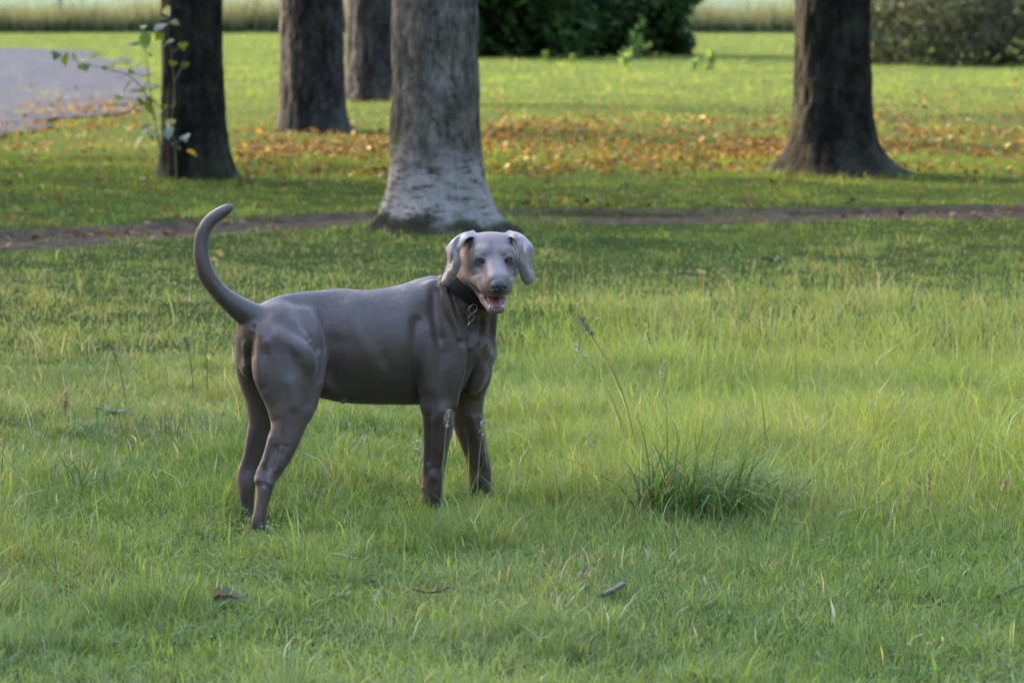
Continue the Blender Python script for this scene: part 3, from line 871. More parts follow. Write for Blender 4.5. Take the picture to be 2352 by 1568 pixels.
stalk((1475, 1090), (1329, 722), 0.07, "tallest dark seed head leaning towards the dog, right of its chest", 3, (0.16, 0.15, 0.12), thick=1.3)
stalk((1450, 1060), (1316, 785), 0.055, "pale seed head leaning towards the dog, just below the tallest one", 4, PALE)
stalk((1365, 1085), (1349, 998), 0.05, "short pale seed head standing in the grass between dog and big tussock", 5, PALE)
stalk((1512, 935), (1524, 832), 0.05, "pale seed head in the long grass behind the big tussock", 6, (0.34, 0.33, 0.25))
stalk((2131, 1195), (2136, 1086), 0.05, "tan seed head at the right side of the lawn, upright", 7, TAN)
stalk((2285, 1200), (2319, 1090), 0.05, "tan seed head near the right edge of the lawn, leaning right", 8, TAN)
stalk((476, 930), (474, 764), 0.07, "dark thin spike standing in the grass left of the dog's hind legs", 9, DARK, (0.09, 0.10, 0.05))
stalk((290, 930), (250, 784), 0.07, "dark thin spike leaning left in the grass left of the dog", 10, DARK, (0.09, 0.10, 0.05))
stalk((446, 920), (424, 772), 0.06, "dark thin spike leaning left, next to the upright one by the dog", 11, DARK, (0.09, 0.10, 0.05))
stalk((818, 1060), (838, 1000), 0.03, "little pale seed head under the dog's belly", 12, PALE)
stalk((962, 1085), (961, 1012), 0.04, "pale seed head just behind the dog's near foreleg", 13, PALE)
stalk((150, 985), (152, 895), 0.06, "broad tan seed head in the grass at the left", 14, TAN, thick=1.5)
stalk((1622, 960), (1634, 652), 0.05, "tallest green grass stem in the long grass on the right", 15, (0.20, 0.23, 0.09), (0.14, 0.20, 0.05), 0.9)
stalk((1740, 940), (1706, 690), 0.05, "green grass stem bowing left in the long grass on the right", 16, (0.20, 0.23, 0.09), (0.14, 0.20, 0.05), 0.9)
stalk((1830, 960), (1822, 700), 0.05, "green upright stem in the long grass, right of the bowing one", 17, (0.20, 0.23, 0.09), (0.14, 0.20, 0.05), 0.9)
stalk((2075, 800), (2060, 590), 0.05, "green stem in the grass below the lone tree with flared foot", 18, (0.20, 0.23, 0.09), (0.14, 0.20, 0.05), 0.9)

# a broad leaved weed in the lawn
def rosette(px, py, n, L, label, seed, k="green"):
    rr = random.Random(seed)
    b = G(px, py); b[2] = hgt(b[0], b[1])
    t = empty("broadleaf_weed", b); tag(t, label, "weed", "broad-leaved weeds in the lawn")
    for i in range(n):
        o = obj("leaf", SL[(rr.randrange(4), k)], None, t, (0, 0, 0.005))
        o.rotation_euler = (rr.uniform(0.1, 0.55), rr.uniform(-.3, .3), i * 6.28 / n + rr.uniform(-.3, .3))
        s = L / 0.095 * rr.uniform(.75, 1.15); o.scale = (s * 0.7, s, s)
rosette(255, 965, 8, 0.08, "dark broad-leaved weed in the grass left of the dog", 3, "dark")
rosette(1775, 596, 8, 0.09, "dark broad-leaved weed in the short grass below the lone tree", 4, "dark")
rosette(1250, 775, 5, 0.07, "small weed behind the dog's chest in the bright grass", 6, "green")
# ================================================================== the dog
# One continuous body surface grown from an implicit field (tapered limbs, muscles and skin folds blended smoothly).
SC = 1.0 / FPX

def smin(a, b, k):
    h = np.maximum(k - np.abs(a - b), 0) / k
    return np.minimum(a, b) - h * h * k * 0.25

PRIMS = []      # (function, low corner, high corner, blend, sign)

def p_cone(a, b, ra, rb, k, flat=1.0, n=None, sign=1):
    a = np.asarray(a, float); b = np.asarray(b, float)
    if n is not None and flat != 1.0:
        n = np.asarray(n, float) / np.linalg.norm(n)
    ba = b - a
    if n is not None: ba = ba + n * ba.dot(n) * (1 / flat - 1)
    L = float(ba.dot(ba) + 1e-12)
    ax_, ay_, az_ = (float(v) for v in a); bx, by, bz = (float(v) for v in ba); ra, rb, dr = float(ra), float(rb), float(rb - ra)
    nn_ = None if n is None else tuple(float(v) for v in n)
    def fn(X, Y, Z):
        qx, qy, qz = X - ax_, Y - ay_, Z - az_
        if nn_ is not None and flat != 1.0:
            s = (qx * nn_[0] + qy * nn_[1] + qz * nn_[2]) * (1 / flat - 1)
            qx, qy, qz = qx + nn_[0] * s, qy + nn_[1] * s, qz + nn_[2] * s
        t = np.clip(qx * (bx / L) + qy * (by / L) + qz * (bz / L), 0, 1)
        u, v, w = qx - t * bx, qy - t * by, qz - t * bz
        u *= u; v *= v; w *= w; u += v; u += w
        np.sqrt(u, out=u); t *= dr; u -= t; u -= ra
        return u
    r = max(ra, rb) + 0.022
    PRIMS.append((fn, np.minimum(a, b) - r, np.maximum(a, b) + r, k, sign))

def p_ell(c, axes, rad, k, sign=1):
    """ellipsoid: axes rows = unit directions"""
    c = np.asarray(c, float); A = np.asarray(axes, float); rad = np.asarray(rad, float)
    m = rad.min()
    def fn(X, Y, Z):
        q = (X - float(c[0]), Y - float(c[1]), Z - float(c[2]))
        u = [(q[0] * float(A[i, 0] / rad[i]) + q[1] * float(A[i, 1] / rad[i]) + q[2] * float(A[i, 2] / rad[i])) for i in range(3)]
        k0 = np.sqrt(u[0] ** 2 + u[1] ** 2 + u[2] ** 2) + 1e-6
        k1 = np.sqrt((u[0] / float(rad[0])) ** 2 + (u[1] / float(rad[1])) ** 2 + (u[2] / float(rad[2])) ** 2) + 1e-6
        return k0 * (k0 - 1.0) / k1
    r = rad.max() + 0.022
    PRIMS.append((fn, c - r, c + r, k, sign))

def p_cloud(pts, rad, k):
    pts = np.asarray(pts, np.float32); rad = np.broadcast_to(np.asarray(rad, np.float32), (len(pts),))
    def fn(X, Y, Z):
        sh = np.broadcast(X, Y, Z).shape
        P = np.stack([np.broadcast_to(v, sh).ravel() for v in (X, Y, Z)], 1).astype(np.float32)
        out = np.full(len(P), 1.0, np.float32)
        near = np.ones(len(P), bool)
        pn = (pts ** 2).sum(1)
        step = 40000
        c0 = pts.mean(0); pc = pts - c0; pn = (pc ** 2).sum(1)
        for i in range(0, len(P), step):
            q = P[i:i + step] - c0
            d2 = (q ** 2).sum(1)[:, None] + pn[None] - 2 * q @ pc.T
            np.maximum(d2, 0, out=d2)
            out[i:i + step] = (np.sqrt(d2) - rad[None]).min(1)
        return out.reshape(sh)
    r = float(rad.max()) + 0.015
    PRIMS.append((fn, pts.min(0) - r, pts.max(0) + r, k, 1))

def chain(pts, k, sub=3, flat=1.0, n=None):
    """limb through [photo x, photo y, distance, radius in photo px]; k blends into what is there"""
    P = np.array([[*W(p[0], p[1], p[2]), p[3] * p[2] * SC] for p in pts])
    P = catmull(P, sub)
    for i in range(len(P) - 1):
        p_cone(P[i, :3], P[i + 1, :3], P[i, 3], P[i + 1, 3], k if i == 0 else max(0.012, k * 0.6), flat, n)

LATR = np.array([-0.48, 0.877, 0.0])      # across the hindquarters (towards the far side)
LATF = np.array([-0.25, 0.968, 0.0])      # across the forequarters

# ---- trunk: lofted barrel, stations by photo x: (x, top y, bottom y, half width m, distance)
ST = [(560, 728, 800, 0.030, 9.680), (580, 708, 830, 0.055, 9.690), (610, 690, 850, 0.070, 9.710), (650, 675, 880, 0.074, 9.745),
      (700, 668, 903, 0.075, 9.785), (750, 666, 918, 0.083, 9.820), (800, 665, 926, 0.100, 9.845), (850, 664, 927, 0.117, 9.870),
      (900, 656, 929, 0.124, 9.900), (950, 643, 930, 0.126, 9.925), (1000, 634, 926, 0.114, 9.950), (1040, 640, 914, 0.100, 9.965),
      (1080, 660, 893, 0.094, 9.970), (1110, 705, 866, 0.070, 9.978), (1128, 760, 838, 0.030, 9.982)]
st = []
for (x, t, b, hw, Y) in ST:
    pt, pb = W(x, t, Y), W(x, b, Y)
    st.append([(pt[0] + pb[0]) / 2, Y, (pt[2] + pb[2]) / 2, (pt[2] - pb[2]) / 2, hw])
st = catmull(np.array(st), 6)
TRX = np.linspace(st[0, 0], st[-1, 0], 400)
TR = [np.interp(TRX, st[:, 0], st[:, i]).astype(np.float32) for i in range(1, 5)]
def trunk(X, Y, Z):
    x = X.astype(np.float32)
    yc, zc, a, b = [np.interp(x, TRX, v).astype(np.float32) for v in TR]
    over = np.maximum(np.maximum(TRX[0] - x, x - TRX[-1]), 0)
    l = (Y - yc) * 0.90
    v = Z - zc
    vv = np.clip(v / a, -1.2, 1.2)
    bb = b * (1.0 - 0.10 * np.clip(vv, 0, 1) ** 2 - 0.20 * np.clip(-vv, 0, 1) ** 2)
    rho = np.sqrt((l / bb) ** 2 + (v / a) ** 2)
    m = np.minimum(a, bb)
    return (rho - 1) * (m * 0.55 + a * 0.45 * np.minimum(1, np.abs(v) / (a + 1e-6))) * 0.9 + over
PRIMS.append((trunk, np.array([TRX[0] - .03, 9.5, 0.30]), np.array([TRX[-1] + .03, 10.2, 0.80]), 0.02, 1))

# ---- hindquarters, near side
chain([(645, 745, 9.690, 50), (653, 800, 9.650, 62), (664, 860, 9.628, 60), (672, 905, 9.612, 52), (670, 945, 9.598, 43),
       (664, 985, 9.586, 33), (653, 1025, 9.572, 25.5), (637, 1063, 9.558, 20.5), (618, 1098, 9.545, 17.5)], 0.022, 3, 0.70, LATR)
chain([(612, 775, 9.640, 30), (617, 830, 9.622, 37), (626, 880, 9.606, 34), (640, 930, 9.598, 27), (648, 975, 9.59, 22)], 0.018, 3, 0.8, LATR)   # hamstring
chain([(700, 735, 9.715, 26), (717, 790, 9.680, 27), (720, 850, 9.655, 25), (708, 905, 9.632, 22), (697, 945, 9.615, 20)], 0.032, 3, 0.75, LATR)  # front of thigh
chain([(668, 770, 9.648, 20), (690, 800, 9.628, 24), (694, 850, 9.620, 24), (680, 905, 9.606, 22)], 0.040, 3)                              # thigh muscle
p_ell(W(700, 942, 9.605), np.eye(3), [0.017, 0.018, 0.026], 0.018)                                                          # stifle
chain([(636, 985, 9.575, 14), (617, 1035, 9.558, 8.5), (602, 1074, 9.545, 8), (597, 1098, 9.537, 12)], 0.010, 3)           # achilles and point of hock
chain([(672, 985, 9.575, 9), (655, 1035, 9.560, 8), (634, 1080, 9.545, 8)], 0.014, 3)                                       # shin
p_cone(W(634, 1030, 9.538), W(612, 1080, 9.522), 0.010, 0.009, 0.014, sign=-1)
chain([(615, 1092, 9.545, 18), (608, 1114, 9.538, 17.5), (605, 1134, 9.532, 14.5), (599, 1165, 9.526, 13), (594, 1195, 9.52, 13.5), (590, 1214, 9.52, 15)], 0.010, 3)
p_ell(W(613, 1108, 9.527), np.eye(3), [0.012, 0.010, 0.014], 0.012)
p_ell(W(599, 1222, 9.545), [(0.88, 0.47, 0), (-0.47, 0.88, 0), (0, 0, 1)], [0.042, 0.027, 0.021], 0.015)
for dx, dy in ((-0.018, 0.0), (-0.006, 0.004), (0.007, 0.004), (0.019, 0.0)):
    c = W(613, 1228, 9.565) + np.array([-0.47, 0.88, 0]) * dx
    p_cone(c - np.array([.02, .011, -.006]), c + np.array([.012, .006, -.006]), 0.0105, 0.0095, 0.006)

# ---- hindquarters, far side
chain([(597, 748, 9.80, 46), (592, 800, 9.80, 54), (598, 855, 9.80, 52), (606, 905, 9.80, 43), (603, 950, 9.795, 34),
       (598, 990, 9.79, 27), (592, 1030, 9.785, 21), (582, 1068, 9.78, 17), (571, 1102, 9.77, 15.5)], 0.024, 3, 0.72, LATR)
chain([(582, 985, 9.775, 14), (571, 1035, 9.77, 8), (559, 1076, 9.768, 8), (554, 1107, 9.765, 12)], 0.010, 3)
chain([(570, 1098, 9.77, 18), (566, 1122, 9.765, 16), (567, 1145, 9.765, 13), (569, 1168, 9.765, 12), (570, 1188, 9.765, 14)], 0.012, 3)
p_ell(W(578, 1196, 9.79), [(0.88, 0.47, 0), (-0.47, 0.88, 0), (0, 0, 1)], [0.042, 0.027, 0.020], 0.015)
for dx in (-0.018, -0.006, 0.007, 0.019):
    c = W(592, 1201, 9.81) + np.array([-0.47, 0.88, 0]) * dx
    p_cone(c - np.array([.02, .011, -.006]), c + np.array([.012, .006, -.006]), 0.0105, 0.0095, 0.006)
# rump, seat bones, folds below the tail
p_ell(W(578, 765, 9.70), np.eye(3), [0.040, 0.050, 0.052], 0.03)
p_ell(W(601, 788, 9.615), np.eye(3), [0.018, 0.016, 0.022], 0.02)
p_ell(W(556, 806, 9.72), np.eye(3), [0.016, 0.020, 0.05], 0.02)
p_ell(W(578, 800, 9.715), np.eye(3), [0.042, 0.050, 0.070], 0.03)
p_ell(W(569, 850, 9.685), np.eye(3), [0.014, 0.014, 0.020], 0.03)
chain([(590, 760, 9.640, 7), (600, 785, 9.622, 8), (606, 815, 9.612, 6)], 0.014, 3)
p_ell(W(583, 748, 9.655), np.eye(3), [0.012, 0.012, 0.010], 0.01)

# ---- forequarters, near side
chain([(1003, 665, 9.895, 20), (1018, 720, 9.868, 30), (1042, 775, 9.852, 36), (1056, 812, 9.848, 38)], 0.04, 3, 0.6, LATF)
chain([(990, 690, 9.880, 18), (985, 750, 9.850, 26), (988, 810, 9.835, 30), (992, 860, 9.830, 32), (995, 900, 9.832, 30)], 0.032, 3, 0.6, LATF)
chain([(1056, 808, 9.848, 38), (1040, 852, 9.838, 38), (1020, 895, 9.838, 36), (1010, 930, 9.845, 35)], 0.022, 3, 0.62, LATF)
chain([(1004, 905, 9.845, 33), (1007, 945, 9.85, 33), (1007, 985, 9.86, 29.5), (1001, 1030, 9.87, 24.5), (996, 1070, 9.88, 21),
       (994, 1098, 9.885, 21.5), (993, 1120, 9.89, 19), (995, 1152, 9.895, 19.5)], 0.016, 3, 0.85, LATF)
chain([(1018, 930, 9.825, 14), (1020, 975, 9.835, 13), (1010, 1030, 9.850, 9), (1003, 1075, 9.862, 8)], 0.014, 3)
chain([(985, 930, 9.83, 12), (984, 985, 9.845, 10), (982, 1040, 9.858, 7), (979, 1085, 9.868, 7)], 0.012, 3)
p_ell(W(976, 925, 9.835), np.eye(3), [0.014, 0.020, 0.026], 0.018)
p_ell(W(975, 1120, 9.885), np.eye(3), [0.009, 0.012, 0.011], 0.01)
p_ell(W(1002, 1166, 9.91), [(0.95, 0.3, 0), (-0.3, 0.95, 0), (0, 0, 1)], [0.042, 0.030, 0.022], 0.015)
for dx in (-0.021, -0.007, 0.008, 0.022):
    c = W(1019, 1172, 9.925) + np.array([-0.3, 0.95, 0]) * dx
    p_cone(c - np.array([.02, .007, -.006]), c + np.array([.012, .004, -.006]), 0.0112, 0.010, 0.006)
# ---- forequarters, far side
chain([(1068, 830, 10.07, 44), (1072, 880, 10.07, 42), (1070, 930, 10.065, 34), (1074, 965, 10.07, 31), (1082, 1000, 10.075, 27.5),
       (1093, 1041, 10.085, 23), (1101, 1080, 10.095, 21.5), (1102, 1105, 10.10, 20), (1103, 1132, 10.105, 19)], 0.03, 3, 0.85, LATF)
p_ell(W(1111, 1144, 10.12), [(0.95, 0.3, 0), (-0.3, 0.95, 0), (0, 0, 1)], [0.042, 0.030, 0.022], 0.015)
for dx in (-0.021, -0.007, 0.008, 0.022):
    c = W(1128, 1150, 10.135) + np.array([-0.3, 0.95, 0]) * dx
    p_cone(c - np.array([.02, .007, -.006]), c + np.array([.012, .004, -.006]), 0.0112, 0.010, 0.006)
p_ell(W(1086, 858, 9.98), np.eye(3), [0.040, 0.085, 0.050], 0.045)
# breast: forechest bone, breast muscles, the hollow between them
p_ell(W(1112, 800, 9.95), np.eye(3), [0.030, 0.045, 0.048], 0.025)
chain([(1084, 780, 9.895, 22), (1090, 830, 9.90, 24), (1082, 885, 9.91, 22)], 0.04, 3)
chain([(1100, 800, 10.02, 26), (1098, 850, 10.04, 30), (1085, 890, 10.05, 28)], 0.025, 3)
p_ell(W(788, 925, 9.80), np.eye(3), [0.006, 0.006, 0.004], 0.018)      # teats
p_ell(W(757, 915, 9.735), np.eye(3), [0.005, 0.005, 0.004], 0.014)

chain([(984, 905, 9.822, 7), (978, 918, 9.826, 9)], 0.012, 2)                                  # elbow
chain([(1012, 1085, 9.862, 6), (1006, 1115, 9.868, 6), (1006, 1145, 9.875, 6)], 0.010, 2)      # wrist tendons
chain([(990, 1085, 9.862, 6), (988, 1120, 9.868, 6), (990, 1148, 9.875, 6)], 0.010, 2)
chain([(1096, 960, 10.045, 9), (1104, 1010, 10.052, 7), (1112, 1070, 10.068, 6)], 0.012, 2)
chain([(716, 745, 9.715, 14), (738, 800, 9.715, 12), (736, 850, 9.71, 11), (728, 900, 9.70, 9)], 0.018, 3)   # skin fold from flank to stifle
# ---- neck
NB, NM, NT_ = W(1052, 735, 9.945), W(1078, 668, 9.895), W(1108, 612, 9.845)
chain([(1056, 765, 9.955, 66), (1064, 715, 9.94, 64), (1080, 672, 9.905, 57), (1097, 634, 9.870, 53), (1112, 605, 9.850, 50)], 0.05, 3)
# skin folds where the neck turns
chain([(1014, 640, 9.86, 9), (1022, 690, 9.845, 10), (1040, 740, 9.835, 8)], 0.022, 3)
chain([(1034, 690, 9.845, 7), (1050, 730, 9.835, 8), (1066, 775, 9.832, 7)], 0.02, 3)
chain([(1110, 715, 9.875, 8), (1108, 750, 9.880, 8), (1095, 790, 9.875, 7)], 0.018, 3)
chain([(1128, 715, 9.90, 8), (1126, 755, 9.92, 9), (1118, 790, 9.93, 8)], 0.018, 3)

# ---- tail
chain([(598, 742, 9.70, 30), (572, 722, 9.68, 27), (540, 700, 9.665, 21), (506, 671, 9.655, 16.5), (478, 634, 9.65, 14.2), (464, 598, 9.65, 13.2),
       (461, 564, 9.655, 12.0), (467, 531, 9.66, 10.8), (485, 504, 9.67, 9.4), (512, 486, 9.68, 7.4), (531, 475, 9.685, 3.5)], 0.022, 4)

# ---- head (own frame: R viewer's right, F towards where it looks, U up)
yaw, pit = math.radians(10), math.radians(11)
HF = np.array([math.sin(yaw) * math.cos(pit), -math.cos(yaw) * math.cos(pit), -math.sin(pit)])
HR = np.array([math.cos(yaw), math.sin(yaw), 0.0])
HU = np.cross(HF, HR)
HAX = np.array([HR, HF, HU])
HO = W(1134, 595.6, 9.745) - 0.05 * HF
def H(x, y, z): return HO + HR * x + HF * y + HU * z
def hcone(a, b, ra, rb, k, flat=1.0, n=None, sign=1): p_cone(H(*a), H(*b), ra, rb, k, flat, n, sign)
def hell(c, rad, k, sign=1, rot=0.0):
    A = HAX
    if rot:
        A = np.array([HR * math.cos(rot) + HU * math.sin(rot), HF, HU * math.cos(rot) - HR * math.sin(rot)])
    p_ell(H(*c), A, rad, k, sign)
hell((0, -0.020, -0.004), [0.068, 0.072, 0.052], 0.035)
hell((0, -0.006, 0.019), [0.058, 0.046, 0.034], 0.03)          # forehead
hcone((-0.040, -0.020, 0.030), (0.040, -0.020, 0.030), 0.0215, 0.0215, 0.026)   # flat crown between the ears
for s in (-1, 1):
    hell((s * 0.050, -0.004, -0.022), [0.028, 0.050, 0.042], 0.025)      # cheek
    hcone((s * 0.046, 0.030, -0.020), (s * 0.064, -0.02, -0.012), 0.015, 0.015, 0.02)
    hcone((s * 0.022, 0.044, 0.021), (s * 0.046, 0.034, 0.018), 0.011, 0.011, 0.020)      # brow
    hell((s * 0.046, -0.035, -0.06), [0.030, 0.045, 0.040], 0.03)
for s in (-1, 1):
    hcone((s * 0.011, 0.035, -0.004), (s * 0.0125, 0.132, -0.034), 0.022, 0.0175, 0.02)    # bridge of the muzzle
hcone((0, 0.030, -0.040), (0, 0.118, -0.054), 0.041, 0.031, 0.02)
for s in (-1, 1):
    hcone((s * 0.034, 0.020, -0.052), (s * 0.0215, 0.108, -0.064), 0.025, 0.0205, 0.026)  # flews
    hcone((s * 0.034, 0.030, -0.054), (s * 0.0225, 0.092, -0.062), 0.024, 0.0205, 0.022)
    hcone((s * 0.0215, 0.108, -0.062), (s * 0.012, 0.126, -0.064), 0.0195, 0.0160, 0.016)
    hcone((s * 0.058, -0.040, 0.030), (s * 0.074, -0.036, -0.020), 0.019, 0.016, 0.018)   # back of the ear base
    hcone((s * 0.046, 0.005, -0.058), (s * 0.040, 0.045, -0.074), 0.026, 0.016, 0.020)    # corner of the mouth
hcone((0, 0.125, -0.045), (0, 0.142, -0.050), 0.025, 0.019, 0.012)
hcone((0, -0.03, -0.078), (0, 0.03, -0.096), 0.050, 0.030, 0.03)         # throat to jaw
for s in (-1, 1):
    hcone((s * 0.030, 0.010, -0.094), (s * 0.022, 0.065, -0.116), 0.020, 0.0145, 0.012)
    hcone((s * 0.022, 0.065, -0.116), (s * 0.0125, 0.112, -0.131), 0.0145, 0.0125, 0.008)
hcone((0, 0.04, -0.115), (0, 0.108, -0.136), 0.018, 0.010, 0.010)
# hollows: stop, below the eyes, eye openings
EYE = []
for s in (-1, 1):
    for a_, b_ in (((0.060, 0.022, -0.066), (0.047, 0.058, -0.0815)), ((0.047, 0.058, -0.0815), (0.034, 0.096, -0.0935))):
        hcone((s * a_[0], a_[1], a_[2]), (s * b_[0], b_[1], b_[2]), 0.0055, 0.0065, 0.006, sign=-1)     # line of the open lips
    e = (s * 0.0405, 0.0485, -0.001)
    EYE.append(H(*e))
    hell(e, [0.0170, 0.0150, 0.0150], 0.010)
    hell((s * 0.0408, 0.066, -0.0022), [0.0128, 0.017, 0.0082], 0.004, -1, rot=s * 0.20)

# ---- ears: folded hanging flaps
def ear(rows, Y0, rad):
    g = np.array([[W(x, y, Y0 + dy) for (x, y, dy) in r] for r in rows])       # v, u, 3
    a = catmull(g.reshape(len(rows), -1), 8).reshape(-1, g.shape[1], 3)
    b = np.swapaxes(catmull(np.swapaxes(a, 0, 1).reshape(a.shape[1], -1), 8).reshape(-1, a.shape[0], 3), 0, 1)
    nv, nu = b.shape[:2]
    v = np.linspace(0, 1, nv)[:, None]; u = np.linspace(0, 1, nu)[None]
    r = rad * (1 - 0.25 * v) * (1 - 0.35 * np.abs(2 * u - 1) ** 3)
    pts = b.reshape(-1, 3)
    p_cloud(pts, r.ravel(), 0.008)
ear([[(1094, 545, -0.010), (1090, 536, 0.010), (1086, 531, 0.030), (1084, 533, 0.05)],
     [(1075, 546, -0.046), (1068, 537, -0.020), (1058, 540, -0.015), (1052, 548, 0.02)],
     [(1060, 563, -0.056), (1052, 554, -0.035), (1040, 556, -0.042), (1026, 567, -0.008)],
     [(1055, 582, -0.054), (1048, 577, -0.046), (1038, 579, -0.062), (1028, 583, -0.018)],
     [(1059, 600, -0.044), (1047, 598, -0.060), (1037, 600, -0.054), (1028, 603, -0.022)],
     [(1055, 618, -0.038), (1044, 619, -0.056), (1033, 621, -0.056), (1021, 625, -0.026)],
     [(1048, 635, -0.034), (1039, 638, -0.046), (1028, 640, -0.046), (1016, 641, -0.028)],
     [(1037, 648, -0.030), (1032, 651, -0.036), (1027, 652, -0.036), (1021, 650, -0.028)]], 9.80, 0.0034)
ear([[(1162, 543, -0.010), (1166, 535, 0.010), (1170, 531, 0.030), (1174, 533, 0.05)],
     [(1180, 547, -0.042), (1187, 538, -0.016), (1197, 540, -0.010), (1206, 549, 0.02)],
     [(1190, 567, -0.050), (1199, 556, -0.032), (1211, 557, -0.038), (1226, 568, -0.006)],
     [(1192, 586, -0.048), (1200, 579, -0.042), (1211, 580, -0.056), (1224, 586, -0.014)],
     [(1191, 603, -0.040), (1202, 600, -0.054), (1212, 601, -0.050), (1223, 604, -0.018)],
     [(1193, 621, -0.034), (1204, 621, -0.050), (1214, 622, -0.050), (1226, 624, -0.022)],
     [(1197, 638, -0.030), (1207, 641, -0.042), (1217, 641, -0.042), (1229, 637, -0.024)],
     [(1204, 650, -0.026), (1209, 653, -0.032), (1215, 653, -0.032), (1222, 649, -0.024)]], 9.82, 0.0034)

# ---- evaluate the field and pull out the surface
def field(lo, hi, h, prims):
    ax = [np.arange(lo[i], hi[i], h, dtype=np.float32) for i in range(3)]
    D = np.full([len(a) for a in ax], 0.5, np.float32)
    for fn, l, u, k, sign in prims:
        sl = [slice(max(0, int((l[i] - lo[i]) / h)), max(0, int((u[i] - lo[i]) / h) + 2)) for i in range(3)]
        if any(s.start >= min(s.stop, D.shape[i]) for i, s in enumerate(sl)): continue
        X, Y, Z = ax[0][sl[0]][:, None, None], ax[1][sl[1]][None, :, None], ax[2][sl[2]][None, None, :]
        d = fn(X, Y, Z).astype(np.float32)
        S = D[tuple(sl)]
        D[tuple(sl)] = smin(S, d, k) if sign > 0 else -smin(-S, d, k)
    return D, ax

def nets(D, ax, keep=None):
    """surface nets: verts, quads of the zero level"""
    h = float(ax[0][1] - ax[0][0])
    ins = D < 0
    n0, n1, n2 = D.shape
    cnt = np.zeros((n0 - 1, n1 - 1, n2 - 1), np.uint8)
    offs = [(i, j, k) for i in (0, 1) for j in (0, 1) for k in (0, 1)]
    for i, j, k in offs:
        cnt += ins[i:n0 - 1 + i, j:n1 - 1 + j, k:n2 - 1 + k]
    act = (cnt > 0) & (cnt < 8)
    idx = np.argwhere(act)
    val = {o: D[idx[:, 0] + o[0], idx[:, 1] + o[1], idx[:, 2] + o[2]] for o in offs}
    acc = np.zeros((len(idx), 3)); num = np.zeros(len(idx))
    for a in offs:
        for d in range(3):
            if a[d]: continue
            b = list(a); b[d] = 1; b = tuple(b)
            va, vb = val[a], val[b]
            m = (va < 0) != (vb < 0)
            t = np.where(m, va / np.where(m, va - vb, 1), 0)
            p = np.tile(np.array(a, float), (len(idx), 1)); p[:, d] += t
            acc += p * m[:, None]; num += m
    V = (idx + acc / num[:, None]) * h + np.array([ax[0][0], ax[1][0], ax[2][0]])
    vid = np.full(act.shape, -1, np.int32); vid[act] = np.arange(len(idx))
    Q = []
    for d in range(3):
        sl0 = [slice(1, -1)] * 3; sl1 = [slice(1, -1)] * 3
        sl0[d] = slice(0, -1); sl1[d] = slice(1, None)
        a, b = ins[tuple(sl0)], ins[tuple(sl1)]
        e = np.argwhere(a != b)
        flip = a[e[:, 0], e[:, 1], e[:, 2]]
        p = e.copy()
        for q in range(3):
            if q != d: p[:, q] += 1
        u, v = [(1, 2), (2, 0), (0, 1)][d]
        def c(du, dv):
            r = p.copy(); r[:, u] -= du; r[:, v] -= dv
            return vid[r[:, 0], r[:, 1], r[:, 2]]
        q4 = np.stack([c(1, 1), c(0, 1), c(0, 0), c(1, 0)], 1)
        q4[~flip] = q4[~flip][:, ::-1]
        Q.append(q4)
    Q = np.concatenate(Q)
    return V, Q[(Q >= 0).all(1)]

def relax(V, Q, it, f=0.5):
    e = np.concatenate([Q[:, [0, 1]], Q[:, [1, 2]], Q[:, [2, 3]], Q[:, [3, 0]]])
    n = np.bincount(e[:, 0], minlength=len(V)) + np.bincount(e[:, 1], minlength=len(V))
    for i in range(it):
        S = np.stack([np.bincount(e[:, 0], V[e[:, 1], c], len(V)) + np.bincount(e[:, 1], V[e[:, 0], c], len(V)) for c in range(3)], 1)
        V = V + f * (S / np.maximum(n, 1)[:, None] - V)
    return V

HS = 0.0035
BD, BAX = field(np.array([-0.99, 9.42, -0.02]), np.array([0.10, 10.24, 0.98]), HS, [p for p in PRIMS if not p[0].__qualname__.startswith('p_cloud')])
FD, FAX = field(np.array([-0.24, 9.55, 0.50]), np.array([0.09, 10.02, 0.86]), 0.0019, PRIMS)
# the head is meshed finer; both meshes are cut on one plane across the neck, under the collar
CN = np.array([0.50, -0.32, 0.80]); CN /= np.linalg.norm(CN)
CP = W(1084, 650, 9.892)
V1, Q1 = nets(BD, BAX); V2, Q2 = nets(FD, FAX)
V1, V2 = relax(V1, Q1, 3), relax(V2, Q2, 2)
def cut(V, Q, side):
    tailside = V[:, 0] < -0.5
    s = (V - CP) @ CN
    s[tailside] = -1
    m = (s[Q] < 0.006).any(1) if side < 0 else (s[Q] > -0.006).any(1)
    if side < 0: m |= tailside[Q].any(1)
    return Q[m]
Q1, Q2 = cut(V1, Q1, -1), cut(V2, Q2, 1)
V = np.vstack([V1, V2]); Q = np.vstack([Q1, Q2 + len(V1)])
used = np.unique(Q); remap = np.full(len(V), -1, np.int32); remap[used] = np.arange(len(used))
V, Q = V[used], remap[Q]
def relief(V, Q):
    T = np.cross(V[Q[:, 1]] - V[Q[:, 0]], V[Q[:, 3]] - V[Q[:, 0]])
    N = np.stack([sum(np.bincount(Q[:, i], T[:, c], len(V)) for i in range(4)) for c in range(3)], 1)
    N /= np.linalg.norm(N, axis=1)[:, None] + 1e-12
    x, y, z = V.T
    n = vnoise(x + 0.6 * y, z + 0.35 * y, 0.10, 2) - 0.5 + 0.35 * (vnoise(x - 0.5 * y + 9, z * 0.6 + 0.4 * y, 0.06, 8) - 0.5)
    head = sstep(-0.05, 0.02, (V - CP) @ CN) * (x > -0.4)
    legs = sstep(0.42, 0.30, z)
    return V + N * (n * 0.0095 * (1 - 0.82 * head) * (1 - 0.55 * legs))[:, None]
V = relief(V, Q)
